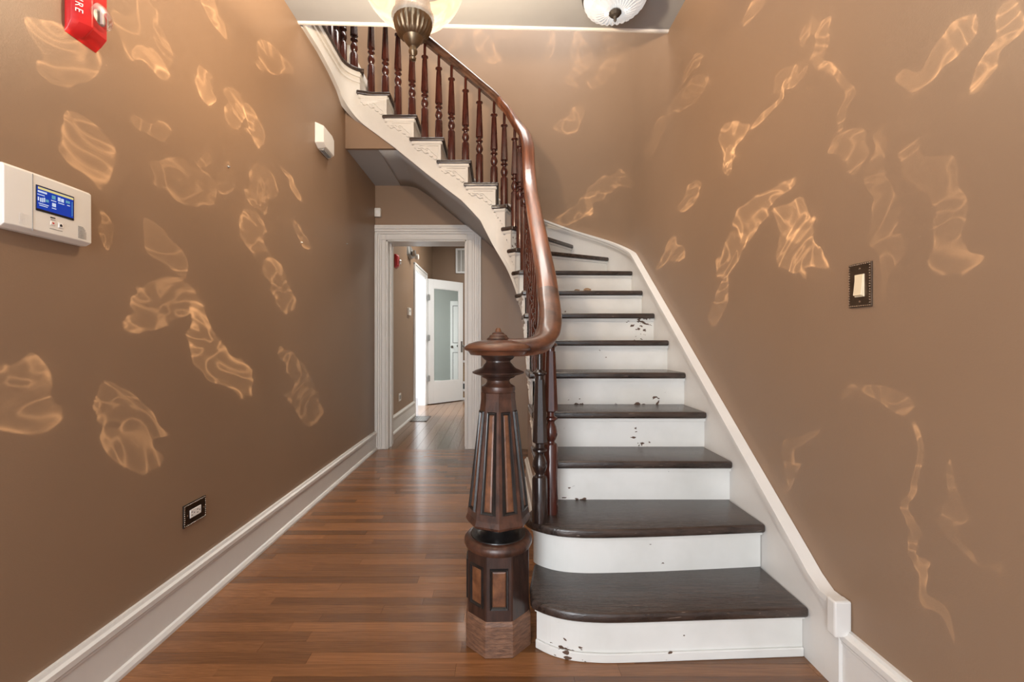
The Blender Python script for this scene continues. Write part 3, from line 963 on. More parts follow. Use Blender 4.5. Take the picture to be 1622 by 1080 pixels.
lathe('finial', [(0.042, 1.138), (0.044, 1.144), (0.036, 1.150), (0.034, 1.156), (0.024, 1.161), (0.022, 1.166), (0.013, 1.170)], (NX, NY, 0), 'newelr', newel, 24)
lathe('finial_tip', [(0.013, 1.168), (0.011, 1.178), (0.008, 1.184), (0.003, 1.186)], (NX, NY, 0), 'burl', newel, 16)

def panel_on(quad, u0, u1, v0, v1, fw, fwv, height, depth, parent):
    """quad: bl, br, tr, tl. builds raised ebony frame and veneered panel"""
    bl, br, tr, tl = [Vector(q) for q in quad]
    nrm = (br - bl).cross(tl - bl).normalized()
    def P(u, v): return (bl * (1 - u) + br * u) * (1 - v) + (tl * (1 - u) + tr * u) * v
    def loop(a, b, c, d, h): return [P(a, c) + nrm * h, P(b, c) + nrm * h, P(b, d) + nrm * h, P(a, d) + nrm * h]
    L0 = loop(u0, u1, v0, v1, -0.001); L1 = loop(u0 + fw * 0.3, u1 - fw * 0.3, v0 + fwv * 0.3, v1 - fwv * 0.3, height)
    L2 = loop(u0 + fw * 0.6, u1 - fw * 0.6, v0 + fwv * 0.6, v1 - fwv * 0.6, height * 0.9)
    L3 = loop(u0 + fw, u1 - fw, v0 + fwv, v1 - fwv, -0.001)
    v = L0 + L1 + L2 + L3
    f = []
    for r in range(3):
        for k in range(4):
            k2 = (k + 1) % 4
            f.append((r * 4 + k, r * 4 + k2, r * 4 + 4 + k2, r * 4 + 4 + k))
    f.append((12, 13, 14, 15)[::-1]); f.append((0, 1, 2, 3)[::-1])
    finish('panel_moulding', v, f[:-2], 'ebony', parent)
    A = loop(u0 + fw, u1 - fw, v0 + fwv, v1 - fwv, 0.0005)
    B = loop(u0 + fw * 1.35, u1 - fw * 1.35, v0 + fwv * 1.35, v1 - fwv * 1.35, depth)
    v = A + B
    f = [(4, 5, 6, 7)] + [(k, (k + 1) % 4, 4 + (k + 1) % 4, 4 + k) for k in range(4)]
    finish('burl_panel', v, f, 'burl', parent)

def ring_pt(r, a, z): return (NX + r * math.cos(a), NY + r * math.sin(a), z)
for k in range(8):
    a0 = OC + 0.03 + k * PI / 4; a1 = a0 + PI / 4
    mid = (a0 + a1) / 2
    if math.sin(mid) > 0.75 or (math.cos(mid) > 0.5 and math.sin(mid) < 0.5): continue
    r = 0.114 * c8
    panel_on([ring_pt(r, a0, 0.12), ring_pt(r, a1, 0.12), ring_pt(r, a1, 0.356), ring_pt(r, a0, 0.356)], 0.14, 0.86, 0.20, 0.84, 0.11, 0.055, 0.007, 0.002, newel)
for k in range(8):
    a0 = 0.03 + k * PI / 4; a1 = a0 + PI / 4
    panel_on([ring_pt(0.118, a0, 0.478), ring_pt(0.118, a1, 0.478), ring_pt(0.0655, a1, 0.915), ring_pt(0.0655, a0, 0.915)], 0.15, 0.85, 0.055, 0.90, 0.19, 0.028, 0.007, 0.002, newel)

# ------------------------------------------------------------------ pendant lamp
PX, PY = -0.345, 1.78
lamp = thing('pendant_lamp', 'hanging alabaster glass bowl lamp with a ribbed bronze finial cup', 'pendant lamp', (PX, PY, 2.262))
def lathe_open(name, prof, c, m, parent, n=48):
    v, f = lathevf(prof, c, n)
    return finish(name, v, f[:-2], m, parent, smooth=True, angle=60)
BC, BR = 2.62, 0.212
bo = lathe_open('glass_bowl', [(BR * math.sin(t), BC - BR * math.cos(t)) for t in lin(0.22, 1.75, 22)], (PX, PY, 0), 'bowl', lamp)
prof = [(0.004, 2.262), (0.011, 2.266), (0.013, 2.274), (0.009, 2.281), (0.011, 2.286), (0.017, 2.294), (0.018, 2.303), (0.013, 2.313), (0.014, 2.318), (0.020, 2.322), (0.030, 2.336), (0.041, 2.352), (0.042, 2.358)]
lathe('finial', prof, (PX, PY, 0), 'bronze', lamp, 28)
def ribbed(name, rings, NR, amp, step, twist):
    v = []; f = []
    for i, (r, z) in enumerate(rings):
        for k in range(NR):
            a = 2 * PI * (k + i * twist) / NR
            am = amp if 0 < i < len(rings) - 1 else 0
            rr = r + (am if k % step == 0 else -am * 0.6)
            v.append((PX + rr * math.cos(a), PY + rr * math.sin(a), z))
    for i in range(len(rings) - 1):
        for k in range(NR): f.append((i * NR + k, i * NR + (k + 1) % NR, (i + 1) * NR + (k + 1) % NR, (i + 1) * NR + k))
    return finish(name, v, f, 'bronze', lamp, smooth=True, angle=70)
ribbed('ribbed_cup', [(0.040, 2.352), (0.052, 2.360), (0.063, 2.376), (0.071, 2.396), (0.075, 2.414), (0.077, 2.424)], 72, 0.0030, 3, 0)
ribbed('rope_band', [(0.076, 2.422), (0.082, 2.428), (0.083, 2.436), (0.080, 2.446), (0.072, 2.452)], 80, 0.0028, 2, 0.8)
lathe('inner_fitter', [(0.074, 2.45), (0.070, 2.49), (0.055, 2.53), (0.02, 2.54)], (PX, PY, 0), 'bronze', lamp, 28)
for k in range(3):
    a = 0.6 + k * 2 * PI / 3
    p0 = Vector((PX + 0.20 * math.cos(a), PY + 0.20 * math.sin(a), 2.66)); p1 = Vector((PX, PY, 3.02))
    prof = [(0.004 * math.cos(t), 0.004 * math.sin(t)) for t in [2 * PI * i / 6 for i in range(6)]]
    v, f = sweepvf([p0, p1], prof)
    finish('suspension_rod', v, f, 'bronze', lamp, smooth=True)
lathe('ceiling_rose', [(0.02, 3.0), (0.03, 3.05), (0.03, 3.12), (0.07, 3.17), (0.075, CEIL - 0.001)], (PX, PY, 0), 'bronze', lamp, 28)
point('pendant_bulb', (PX, PY, 2.60), 118, (1.0, 0.80, 0.58), 0.05)

# ------------------------------------------------------------------ crystal ceiling light
CX, CY = 0.69, 2.62
cl = thing('ceiling_light', 'round cut crystal flush ceiling light with a dark bronze finial', 'ceiling light', (CX, CY, CEIL - 0.15))
lathe('canopy', [(0.19, CEIL - 0.03), (0.195, CEIL - 0.012), (0.17, CEIL - 0.0005)], (CX, CY, 0), 'bronze_dark', cl, 40)
v = []; f = []
NR = 60; NRi = 9
for i in range(NRi):
    t = i / (NRi - 1)
    r0 = 0.025 + (0.185 - 0.025) * math.sin(t * PI / 2) ** 0.9; z = CEIL - 0.115 + 0.085 * t ** 1.8
    for k in range(NR):
        a = 2 * PI * (k + 0.5 * (i % 2)) / NR
        dz = 0.006 if (k % 2) ^ (i % 2) else -0.006
        v.append((CX + r0 * math.cos(a), CY + r0 * math.sin(a), z + dz))
for i in range(NRi - 1):
    for k in range(NR): f.append((i * NR + k, i * NR + (k + 1) % NR, (i + 1) * NR + (k + 1) % NR, (i + 1) * NR + k))
finish('crystal_bowl', v, f, 'crystal', cl)
lathe('finial', [(0.003, CEIL - 0.175), (0.009, CEIL - 0.165), (0.010, CEIL - 0.152), (0.012, CEIL - 0.145), (0.026, CEIL - 0.138), (0.038, CEIL - 0.125), (0.036, CEIL - 0.113), (0.02, CEIL - 0.106)], (CX, CY, 0), 'bronze_dark', cl, 12, smooth=False)

# ------------------------------------------------------------------ alarm keypad on the left wall
kp = thing('alarm_keypad', 'white wall-mounted alarm keypad with a lit blue touch screen', 'alarm panel', (XL, 1.25, 1.43))
K0, K1, KZ0, KZ1, KD = 1.130, 1.372, 1.428, 1.594, 0.034
v = []; f = []
prof = [(0.0, 0.0), (0.020, 0.0), (KD, 0.010), (KD, KZ1 - KZ0 - 0.006), (0.028, KZ1 - KZ0), (0.0, KZ1 - KZ0)]
ny = 14
for i in range(ny + 1):
    t = i / ny
    y_ = K0 + (K1 - K0) * t
    bul = 0.004 * (1 - (2 * t - 1) ** 2) if t < 0.98 else 0
    for d, z in prof:
        yy = y_ + (0.010 * (1 - ((z / (KZ1 - KZ0)) * 2 - 1) ** 2) if i == ny else 0)
        v.append((XL + d + (bul if d > 0.02 else 0), yy, KZ0 + z))
n = len(prof)
for i in range(ny):
    for j in range(n): f.append((i * n + j, i * n + (j + 1) % n, (i + 1) * n + (j + 1) % n, (i + 1) * n + j))
f += [tuple(range(n)), tuple(range(len(v) - 1, len(v) - 1 - n, -1))]
finish('housing', v, f, 'plastic', kp, bevel=0.002)
XF = XL + KD + 0.0045
box('door_seam', XF - 0.003, XF - 0.0004, 1.1965, 1.1980, KZ0 + 0.006, KZ1 - 0.006, 'greyp', kp)
sc = box('screen_bezel', XF - 0.004, XF + 0.0008, 1.205, 1.312, 1.492, 1.562, 'black', kp)
XS = XF + 0.0010
def scr(name, y0, y1, z0, z1, m, d=0.0): return box(name, XS + d - 0.0004, XS + d + 0.0003, y0, y1, z0, z1, m, sc)
scr('display', 1.206, 1.309, 1.498, 1.559, 'scr_blue')
scr('header_bar', 1.2085, 1.309, 1.552, 1.558, 'scr_yel', 0.0005)
for (a, b, c, d, m) in ((1.208, 1.232, 1.543, 1.548, 'scr_wht'), (1.207, 1.226, 1.536, 1.538, 'scr_wht'), (1.208, 1.211, 1.520, 1.530, 'scr_wht'),
                        (1.214, 1.217, 1.518, 1.529, 'scr_wht'), (1.219, 1.222, 1.518, 1.530, 'scr_wht'), (1.224, 1.227, 1.520, 1.532, 'scr_wht'), (1.229, 1.237, 1.522, 1.529, 'scr_cyan'),
                        (1.210, 1.237, 1.512, 1.514, 'scr_wht'), (1.212, 1.234, 1.507, 1.509, 'scr_wht'),
                        (1.246, 1.256, 1.536, 1.546, 'scr_cyan'), (1.244, 1.258, 1.530, 1.532, 'scr_wht'),
                        (1.263, 1.270, 1.535, 1.546, 'scr_wht'), (1.272, 1.280, 1.535, 1.545, 'scr_wht'), (1.264, 1.281, 1.529, 1.531, 'scr_wht'),
                        (1.286, 1.298, 1.537, 1.544, 'scr_cyan'), (1.290, 1.298, 1.530, 1.532, 'scr_wht'),
                        (1.247, 1.257, 1.515, 1.525, 'scr_wht'), (1.246, 1.258, 1.509, 1.511, 'scr_wht'), (1.3045, 1.3055, 1.503, 1.545, 'scr_cyan')):
    scr('screen_icon', a, b, c, d, m, 0.0008)
box('indicator_slot', XF - 0.001, XF + 0.0006, 1.244, 1.257, 1.482, 1.485, 'black', kp)
box('indicator_slot', XF - 0.001, XF + 0.0004, 1.244, 1.258, 1.477, 1.478, 'greyp', kp)
bt = box('panic_button', XF - 0.001, XF + 0.0012, 1.244, 1.257, 1.462, 1.473, 'plastic', kp, bevel=0.0005, bseg=1)
box('alert_mark', XF + 0.001, XF + 0.0016, 1.248, 1.253, 1.466, 1.470, 'red', bt)
bt = box('home_button', XF - 0.001, XF + 0.0014, 1.266, 1.279, 1.460, 1.474, 'letter', kp, bevel=0.0005, bseg=1)
v = [(XF + 0.0018, 1.269, 1.464), (XF + 0.0018, 1.276, 1.464), (XF + 0.0018, 1.276, 1.4685), (XF + 0.0018, 1.2725, 1.4715), (XF + 0.0018, 1.269, 1.4685)]
v2 = [(XF + 0.001, b, c) for a, b, c in v]
finish('house_mark', v + v2, [(0, 1, 2, 3, 4), (9, 8, 7, 6, 5)] + [(i, (i + 1) % 5, 5 + (i + 1) % 5, 5 + i) for i in range(5)], 'black', bt)
box('slot_line', XF - 0.001, XF + 0.0003, 1.242, 1.278, 1.4515, 1.4525, 'greyp', kp)
mbg = MB()
for r in range(11):
    for c in range(8):
        yy = 1.328 + c * 0.0036; zz = 1.445 + r * 0.0034
        if (c / 7.5) ** 2 + (r / 11) ** 2 > 1.25: continue
        v, f = boxvf(XF - 0.006, XF - 0.0012 - 0.0025 * (c / 8) ** 2, yy, yy + 0.0018, zz, zz + 0.0017)
        mbg.add(v, f)
g = mbg.build('speaker_holes', 'greyp', kp)
mbg = MB()
for r in range(9):
    for c in range(9):
        yy = 1.165 + c * 0.0034; zz = 1.445 + r * 0.0034
        mbg.box(XF - 0.006, XF - 0.0012, yy, yy + 0.0014, zz, zz + 0.0013)
mbg.build('speaker_holes', 'plastic', kp)

# ------------------------------------------------------------------ red fire strobes
def strobe(name, label, y0, z0, w, h, d, text=True):
    t = thing(name, label, 'fire alarm', (XL, y0 + w / 2, z0))
    prof = [(0.0, 0.0), (d * 0.55, 0.012 * h / 0.16), (d, 0.030 * h / 0.16), (d, h - 0.02), (d * 0.6, h), (0.0, h)]
    v = []; f = []
    for yy, k in ((y0, 0.40), (y0 + 0.12 * w, 0.66), (y0 + 0.34 * w, 1.0), (y0 + 0.40 * w, 1.0), (y0 + 0.44 * w, 0.86), (y0 + 0.95 * w, 0.80), (y0 + w, 0.35)):
        for dd, z in prof: v.append((XL + dd * k, yy, z0 + z))
    n = len(prof)
    for i in range(6):
        for j in range(n): f.append((i * n + j, i * n + (j + 1) % n, (i + 1) * n + (j + 1) % n, (i + 1) * n + j))
    f += [tuple(range(n)), tuple(range(len(v) - 1, len(v) - 1 - n, -1))]
    finish('housing', v, f, 'red', t, bevel=0.0015, bseg=1, smooth=True, angle=40)
    ly = y0 + 0.66 * w; lz = z0 + 0.46 * h
    ns = 18
    vv, fv = lathevf([(0.36 * w, 0.0), (0.35 * w, 0.018 * w / 0.13), (0.26 * w, 0.030 * w / 0.13), (0.10 * w, 0.036 * w / 0.13), (0.01, 0.037 * w / 0.13)], (XL + d * 0.80, ly, lz), ns, 0, 'x')
    finish('strobe_lens', vv, fv, 'lens', t, smooth=True)
    mbx = MB()
    mbx.add(*lathevf([(0.006 * w / 0.13, -0.22 * w), (0.006 * w / 0.13, 0.22 * w)], (XL + d * 0.80 + 0.014 * w / 0.13, ly, lz), 8, 0, 'z'))
    mbx.build('flash_tube', 'letter', t)
    vv, fv = lathevf([(0.24 * w, 0.001), (0.20 * w, 0.003), (0.05 * w, 0.004)], (XL + d * 0.80, ly, lz), 12, 0, 'x')
    finish('reflector', vv, fv, 'steel', t)
    lathe('test_hole', [(0.005 * w / 0.13, 0.0), (0.005 * w / 0.13, 0.0012)], (XL + d * 0.80, y0 + 0.66 * w, z0 + 0.045 * h / 0.16), 'black', t, 12, axis='x')
    if text:
        cu = bpy.data.curves.new('fire_text', 'FONT'); cu.body = 'FIRE'; cu.size = 0.026; cu.extrude = 0.0005
        cu.space_character = 1.25
        to = bpy.data.objects.new('tmp_text', cu); COL.objects.link(to)
        bpy.context.view_layer.update()
        me = bpy.data.meshes.new_from_object(to.evaluated_get(bpy.context.evaluated_depsgraph_get()))
        bpy.data.objects.remove(to)
        # text runs downwards on the wall face (+x normal)
        A = Vector((XL + d * 0.66, y0 + 0.12 * w, 0)); B = Vector((XL + d, y0 + 0.34 * w, 0))
        up = (B - A).normalized(); nn = Vector((up.y, -up.x, 0))
        O = A - up * 0.009 + nn * 0.0008 + Vector((0, 0, z0 + 0.122))
        R = Matrix(((0, up.x, nn.x, O.x), (0, up.y, nn.y, O.y), (-1, 0, 0, O.z), (0, 0, 0, 1)))
        me.transform(R)
        me.materials.append(M['letter'])
        o = bpy.data.objects.new('fire_lettering', me); COL.objects.link(o); attach(o, t)
    return t
strobe('fire_strobe', 'red fire alarm strobe with clear lens and white FIRE lettering above the keypad', 1.322, 2.062, 0.105, 0.20, 0.050)

# ------------------------------------------------------------------ white sounder on the left wall
sd = thing('wall_sounder', 'white plastic alarm sounder with angled corners high on the left wall', 'alarm sounder', (XL, 3.24, 2.52))
prof = [(-0.075, 0.0), (-0.045, 0.055), (0.055, 0.060), (0.070, 0.045), (0.075, 0.0)]
y0, y1, zc = 3.12, 3.37, 2.60
v = [(XL, y0, zc - 0.065), (XL, y1, zc - 0.105), (XL, y1, zc + 0.045), (XL, y0 + 0.04, zc + 0.075), (XL, y0, zc + 0.065)]
v = [(XL, y0, zc - 0.06), (XL, y0 + 0.05, zc - 0.085), (XL, y1, zc - 0.085), (XL, y1, zc + 0.06), (XL, y1 - 0.05, zc + 0.085), (XL, y0, zc + 0.085)]
c = Vector((XL, (y0 + y1) / 2, zc))
vf = []
for p in v:
    q_ = c + (Vector(p) - c) * 0.90; q_.x = XL + 0.028; vf.append(q_)
vt = []
for p in v:
    q_ = c + (Vector(p) - c) * 0.80; q_.x = XL + 0.055; vt.append(q_)
fs = [(0, 1, 2, 3, 4, 5), (17, 16, 15, 14, 13, 12)]
for r in range(2):
    fs += [(r * 6 + i, r * 6 + (i + 1) % 6, r * 6 + 6 + (i + 1) % 6, r * 6 + 6 + i) for i in range(6)]
finish('housing', v + vf + vt, fs, 'plastic', sd, bevel=0.004)
mbg = MB()
for i in range(9):
    yy = y0 + 0.07 + i * 0.016
    mbg.box(XL + 0.012, XL + 0.040, yy, yy + 0.007, zc - 0.089, zc - 0.074)
mbg.build('grille_slots', 'greyp', sd)

# motion sensor in the corner above the doorway
ms = thing('motion_sensor', 'small white motion sensor on the back wall above the doorway corner', 'sensor', (-1.262, YB, 2.43))
v, f = boxvf(-1.298, -1.232, YB - 0.045, YB, 2.432, 2.525)
finish('housing', v, f, 'plastic', ms, bevel=0.010, smooth=True)
box('lens_window', -1.283, -1.247, YB - 0.048, YB - 0.043, 2.462, 2.498, 'letter', ms, bevel=0.004)

# ------------------------------------------------------------------ power outlet
ou = thing('power_outlet', 'horizontal dark bronze beaded outlet plate with white sockets low on the left wall', 'outlet', (XL, 1.885, 0.36))
box('cover_plate', XL, XL + 0.006, 1.816, 1.954, 0.362, 0.455, 'plate', ou, bevel=0.002)
r_ = box('receptacle', XL + 0.004, XL + 0.0085, 1.851, 1.919, 0.3915, 0.4255, 'letter', ou, bevel=0.001, bseg=1)
for cy in (1.868, 1.902):
    for dy, dz, sy_, sz_ in ((-0.006, 0.006, 0.0042, 0.0015), (-0.006, -0.007, 0.0042, 0.0015), (0.007, 0.0, 0.0025, 0.0025)):
        box('socket_slot', XL + 0.008, XL + 0.0088, cy + dy - sy_, cy + dy + sy_, 0.4085 + dz - sz_, 0.4085 + dz + sz_, 'black', r_)
mbb = MB()
for i in range(10):
    z = 0.369 + i * 0.0087
    for yy in (1.8205, 1.9495): mbb.add(*lathevf([(0.0028, 0.0), (0.0022, 0.002), (0.0006, 0.003)], (XL + 0.006, yy, z), 6, 0, 'x'))
for i in range(15):
    yy = 1.8245 + i * 0.0087
    for z in (0.3665, 0.4505): mbb.add(*lathevf([(0.0028, 0.0), (0.0022, 0.002), (0.0006, 0.003)], (XL + 0.006, yy, z), 6, 0, 'x'))
mbb.build('beading', 'bead', ou, smooth=True)
for yy in (1.836, 1.936): lathe('screw', [(0.003, 0.0), (0.003, 0.001), (0.001, 0.0016)], (XL + 0.006, yy, 0.4085), 'bead', ou, 10, axis='x')

# ------------------------------------------------------------------ light switch on the right wall
sw = thing('light_switch', 'beaded bronze switch plate with an ivory rocker on the right wall', 'light switch', (XR, 1.377, 1.24))
box('cover_plate', XR - 0.006, XR, 1.334, 1.420, 1.240, 1.378, 'platel', sw, bevel=0.002)
box('rocker_frame', XR - 0.0085, XR - 0.004, 1.358, 1.394, 1.272, 1.342, 'ivory', sw, bevel=0.001, bseg=1)
v = [(XR - 0.006, 1.3605, 1.275), (XR - 0.006, 1.3915, 1.275), (XR - 0.006, 1.3915, 1.340), (XR - 0.006, 1.3605, 1.340),
     (XR - 0.0155, 1.3605, 1.277), (XR - 0.0155, 1.3915, 1.277), (XR - 0.0088, 1.3915, 1.340), (XR - 0.0088, 1.3605, 1.340)]
finish('rocker', v, [(0, 1, 2, 3), (4, 5, 6, 7), (0, 1, 5, 4), (1, 2, 6, 5), (2, 3, 7, 6), (3, 0, 4, 7)], 'ivory', sw, bevel=0.001, bseg=1)
mbb = MB()
for i in range(17):
    z = 1.2445 + i * 0.0081
    for yy in (1.338, 1.416): mbb.add(*lathevf([(0.0026, 0.0), (0.002, -0.002), (0.0006, -0.003)], (XR - 0.006, yy, z), 6, 0, 'x'))
for i in range(9):
    yy = 1.345 + i * 0.0081
    for z in (1.2445, 1.3735): mbb.add(*lathevf([(0.0026, 0.0), (0.002, -0.002), (0.0006, -0.003)], (XR - 0.006, yy, z), 6, 0, 'x'))
mbb.build('beading', 'bead', sw, smooth=True)
for z in (1.257, 1.360): lathe('screw', [(0.0032, 0.0), (0.0032, -0.001), (0.001, -0.0018)], (XR - 0.006, 1.376, z), 'bead', sw, 10, axis='x')

# ------------------------------------------------------------------ small leftovers on wall and stair
def anchor(pxx, pyy, label):
    Z = 910 / (790 - pxx)
    p = px(pxx, pyy, Z)
    a = lathe('wall_anchor', [(0.006, 0.0), (0.006, 0.004), (0.003, 0.007), (0.002, 0.012)], (XL, p.y, p.z), 'steel', None, 10, axis='x')
    tag(a, label, 'wall anchor')
anchor(361, 264, 'tiny metal wall anchor left in the plaster nearest the white keypad')
anchor(477, 384, 'tiny metal wall anchor left in the plaster below the white sounder')
anchor(549, 386, 'tiny metal wall anchor left in the plaster closest to the doorway')
def chip(name, x, y, z, sx, sy, sz, label, seed):
    rnd = random.Random(seed)
    bm = bmesh.new(); bmesh.ops.create_icosphere(bm, subdivisions=2, radius=1)
    for v in bm.verts:
        k = 1 + rnd.uniform(-0.18, 0.18)
        v.co = Vector((x + v.co.x * sx * k, y + v.co.y * sy * k, z + sz * 0.8 + max(v.co.z, -0.75) * sz * k))
    me = bpy.data.meshes.new(name); bm.to_mesh(me); bm.free(); me.materials.append(M['tan'])
    o = bpy.data.objects.new(name, me); COL.objects.link(o)
    tag(o, label, 'debris')
chip('plaster_chip', (914 - 790) * 3.43 / F, 3.43, 8 * RISE, 0.021, 0.02, 0.010, 'smaller tan plaster chip lying on a dark tread beside the handrail', 3)
chip('plaster_chip', (930 - 790) * 3.43 / F, 3.43, 8 * RISE, 0.029, 0.022, 0.014, 'larger tan plaster chip lying on a dark tread beside a smaller one', 5)

# ------------------------------------------------------------------ back room
Y2 = 8.62
mb = MB()
mb.box(XL - 0.12, XL, YB + 0.1, 6.82, 0, CEIL)
mb.box(XL - 0.12, XL, 7.80, Y2 + 0.1, 0, CEIL)
mb.box(XL - 0.12, XL, 6.82, 7.80, 2.24, CEIL)
struct(mb.build('wall_room_left', 'wall'))
struct(box('wall_room_back', XL, 1.3, Y2, Y2 + 0.1, 0, CEIL, 'wall'))
struct(box('wall_room_right', 1.15, 1.25, YB + 0.12, Y2 + 0.1, 0, CEIL, 'green'))
struct(box('ceiling_room', XL - 0.12, 1.25, YB + 0.2, Y2 + 0.1, CEIL, CEIL + 0.1, 'ceil'))
struct(box('wall_room_front', 0.10, 1.15, YB + 0.13, YB + 0.23, 0, CEIL, 'wall'))
struct(box('wall_side_room', -3.0, -2.9, 6.0, 8.8, 0, CEIL, 'fdoor'))
struct(box('floor_side_room', -3.0, XL, 6.0, 8.8, -0.05, 0.0, 'plank2'))
baseboard('baseboard_room_left', XL, YB + 0.23, XL, 6.735, 1, 0, 'white', 0.22)
baseboard('baseboard_room_right', 1.15, YB + 0.23, 1.15, 8.05, -1, 0, 'white', 0.22)
struct(box('trim_2', 1.10, 1.15, YB + 0.23, Y2, 2.55, 2.72, 'white', bevel=0.015))
# side opening casing
d2 = struct(box('door_2', XL - 0.12, XL + 0.004, 6.82, 6.838, 0, 2.24, 'fdoor'))
box('jamb', XL - 0.12, XL + 0.004, 7.782, 7.80, 0, 2.24, 'fdoor', d2)
box('head_jamb', XL - 0.12, XL + 0.004, 6.82, 7.80, 2.222, 2.24, 'fdoor', d2)
for y0, y1 in ((6.735, 6.83), (7.79, 7.885)):
    mb = MB(); mb.box(XL, XL + 0.020, y0, y1, 0, 2.335); mb.box(XL, XL + 0.030, y0 if y0 < 7 else y1 - 0.03, y0 + 0.03 if y0 < 7 else y1, 0, 2.335)
    mb.build('casing', 'fdoor', d2, bevel=0.003, bseg=1)
mb = MB(); mb.box(XL, XL + 0.021, 6.735, 7.885, 2.23, 2.335); mb.box(XL, XL + 0.032, 6.735, 7.885, 2.305, 2.338)
mb.build('casing_head', 'fdoor', d2, bevel=0.003, bseg=1)
# glazed door standing open
dA = Vector((-1.262, 7.87, 0)); dB = Vector((-0.695, 8.45, 0))
dd = (dB - dA).normalized(); dn = Vector((dd.y, -dd.x, 0))
DW = (dB - dA).length
gd = thing('glass_door', 'white single-pane glass door standing open in the back room', 'door', (dA.x, dA.y, 0))
def dbox(name, u0, u1, z0, z1, t0, t1, m, parent, **k):
    v = []
    for z in (z0, z1):
        for u, t in ((u0, t0), (u1, t0), (u1, t1), (u0, t1)):
            p = dA + dd * u + dn * t; v.append((p.x, p.y, z))
    f = [(0, 3, 2, 1), (4, 5, 6, 7), (0, 1, 5, 4), (1, 2, 6, 5), (2, 3, 7, 6), (3, 0, 4, 7)]
    return finish(name, v, f, m, parent, **k)
H0, H1 = 0.012, 2.245
g0, g1, gz0, gz1 = 0.115, DW - 0.095, 0.40, 2.09
dbox('hinge_stile', 0, g0, H0, H1, -0.02, 0.02, 'fdoor', gd, bevel=0.002, bseg=1)
dbox('lock_stile', g1, DW, H0, H1, -0.02, 0.02, 'fdoor', gd, bevel=0.002, bseg=1)
dbox('bottom_rail', g0, g1, H0, gz0, -0.02, 0.02, 'fdoor', gd)
dbox('top_rail', g0, g1, gz1, H1, -0.02, 0.02, 'fdoor', gd)
dbox('pane', g0 - 0.005, g1 + 0.005, gz0 - 0.005, gz1 + 0.005, -0.003, 0.003, 'mirror_glass', gd)
for nm, a in (('glazing_bead', (g0, g0 + 0.012, gz0, gz1)), ('glazing_bead', (g1 - 0.012, g1, gz0, gz1)), ('glazing_bead', (g0, g1, gz0, gz0 + 0.012)), ('glazing_bead', (g0, g1, gz1 - 0.012, gz1))):
    dbox(nm, *a, 0.003, 0.014, 'fdoor', gd)
hp = dbox('handle_plate', DW - 0.060, DW - 0.020, 0.92, 1.13, 0.02, 0.028, 'pewter', gd, bevel=0.003, bseg=1)
c = dA + dd * (DW - 0.040) + dn * 0.03
v, f = sweepvf([c + Vector((0, 0, 1.04)), c + dn * 0.045 + Vector((0, 0, 1.04))], [(0.010 * math.cos(t), 0.010 * math.sin(t)) for t in lin(0, 2 * PI * 7 / 8, 8)])
finish('handle_stem', v, f, 'pewter', hp, smooth=True)
lathe('door_knob', [(0.010, -0.024), (0.026, -0.012), (0.028, 0.004), (0.020, 0.020), (0.005, 0.025)], tuple(c + dn * 0.055 + Vector((0, 0, 1.04))), 'pewter', hp, 16)
for z in (0.42, 1.14, 1.86):
    hg = dbox('hinge', -0.028, 0.030, z, z + 0.10, 0.018, 0.030, 'steel', gd, bevel=0.003, bseg=1)
    p = dA + dd * -0.004 + dn * 0.032
    lathe('hinge_knuckle', [(0.007, z - 0.004), (0.007, z + 0.104)], (p.x, p.y, 0), 'steel', hg, 10)
# panel door seen mirrored in the glass
d3 = struct(box('door_3', 1.10, 1.14, 8.06, 8.60, 0.01, 2.06, 'fdoor', bevel=0.003, bseg=1))
for (a, b) in ((8.13, 8.30), (8.36, 8.53)):
    for (z0, z1) in ((0.22, 0.86), (1.10, 1.94)):
        p_ = box('door_panel', 1.095, 1.102, a, b, z0, z1, 'fdoor', d3, bevel=0.003, bseg=1)
        box('panel_groove', 1.0985, 1.1005, a - 0.018, b + 0.018, z0 - 0.018, z1 + 0.018, 'greyp', d3)
lathe('door_knob', [(0.012, 0.0), (0.012, -0.03), (0.03, -0.045), (0.028, -0.06), (0.01, -0.07)], (1.10, 8.10, 1.0), 'pewter', d3, 16, axis='x')

# grille on the far wall
gr = thing('return_air_grille', 'white return air grille high on the back room far wall', 'vent', (-0.66, Y2, 2.45))
gx0, gx1, gz0_, gz1_ = -0.838, -0.47, 2.455, 2.935
mb = MB()
mb.box(gx0, gx0 + 0.035, Y2 - 0.03, Y2, gz0_, gz1_); mb.box(gx1 - 0.035, gx1, Y2 - 0.03, Y2, gz0_, gz1_)
mb.box(gx0 + 0.035, gx1 - 0.035, Y2 - 0.03, Y2, gz0_, gz0_ + 0.035); mb.box(gx0 + 0.035, gx1 - 0.035, Y2 - 0.03, Y2, gz1_ - 0.035, gz1_)
mb.build('frame', 'fdoor', gr, bevel=0.003, bseg=1)
box('divider', -0.742, -0.724, Y2 - 0.028, Y2, gz0_ + 0.03, gz1_ - 0.03, 'fdoor', gr)
box('divider', -0.628, -0.610, Y2 - 0.028, Y2, gz0_ + 0.03, gz1_ - 0.03, 'fdoor', gr)
mb = MB()
z = gz0_ + 0.045
while z < gz1_ - 0.045:
    v = [(gx0 + 0.03, Y2 - 0.018, z), (gx1 - 0.03, Y2 - 0.018, z), (gx1 - 0.03, Y2 - 0.004, z + 0.012), (gx0 + 0.03, Y2 - 0.004, z + 0.012)]
    mb.add(v + [(a, b, c + 0.002) for a, b, c in v], [(0, 1, 2, 3), (7, 6, 5, 4), (0, 4, 5, 1), (2, 6, 7, 3), (1, 5, 6, 2), (3, 7, 4, 0)])
    z += 0.014
mb.build('louvres', 'plastic', gr)
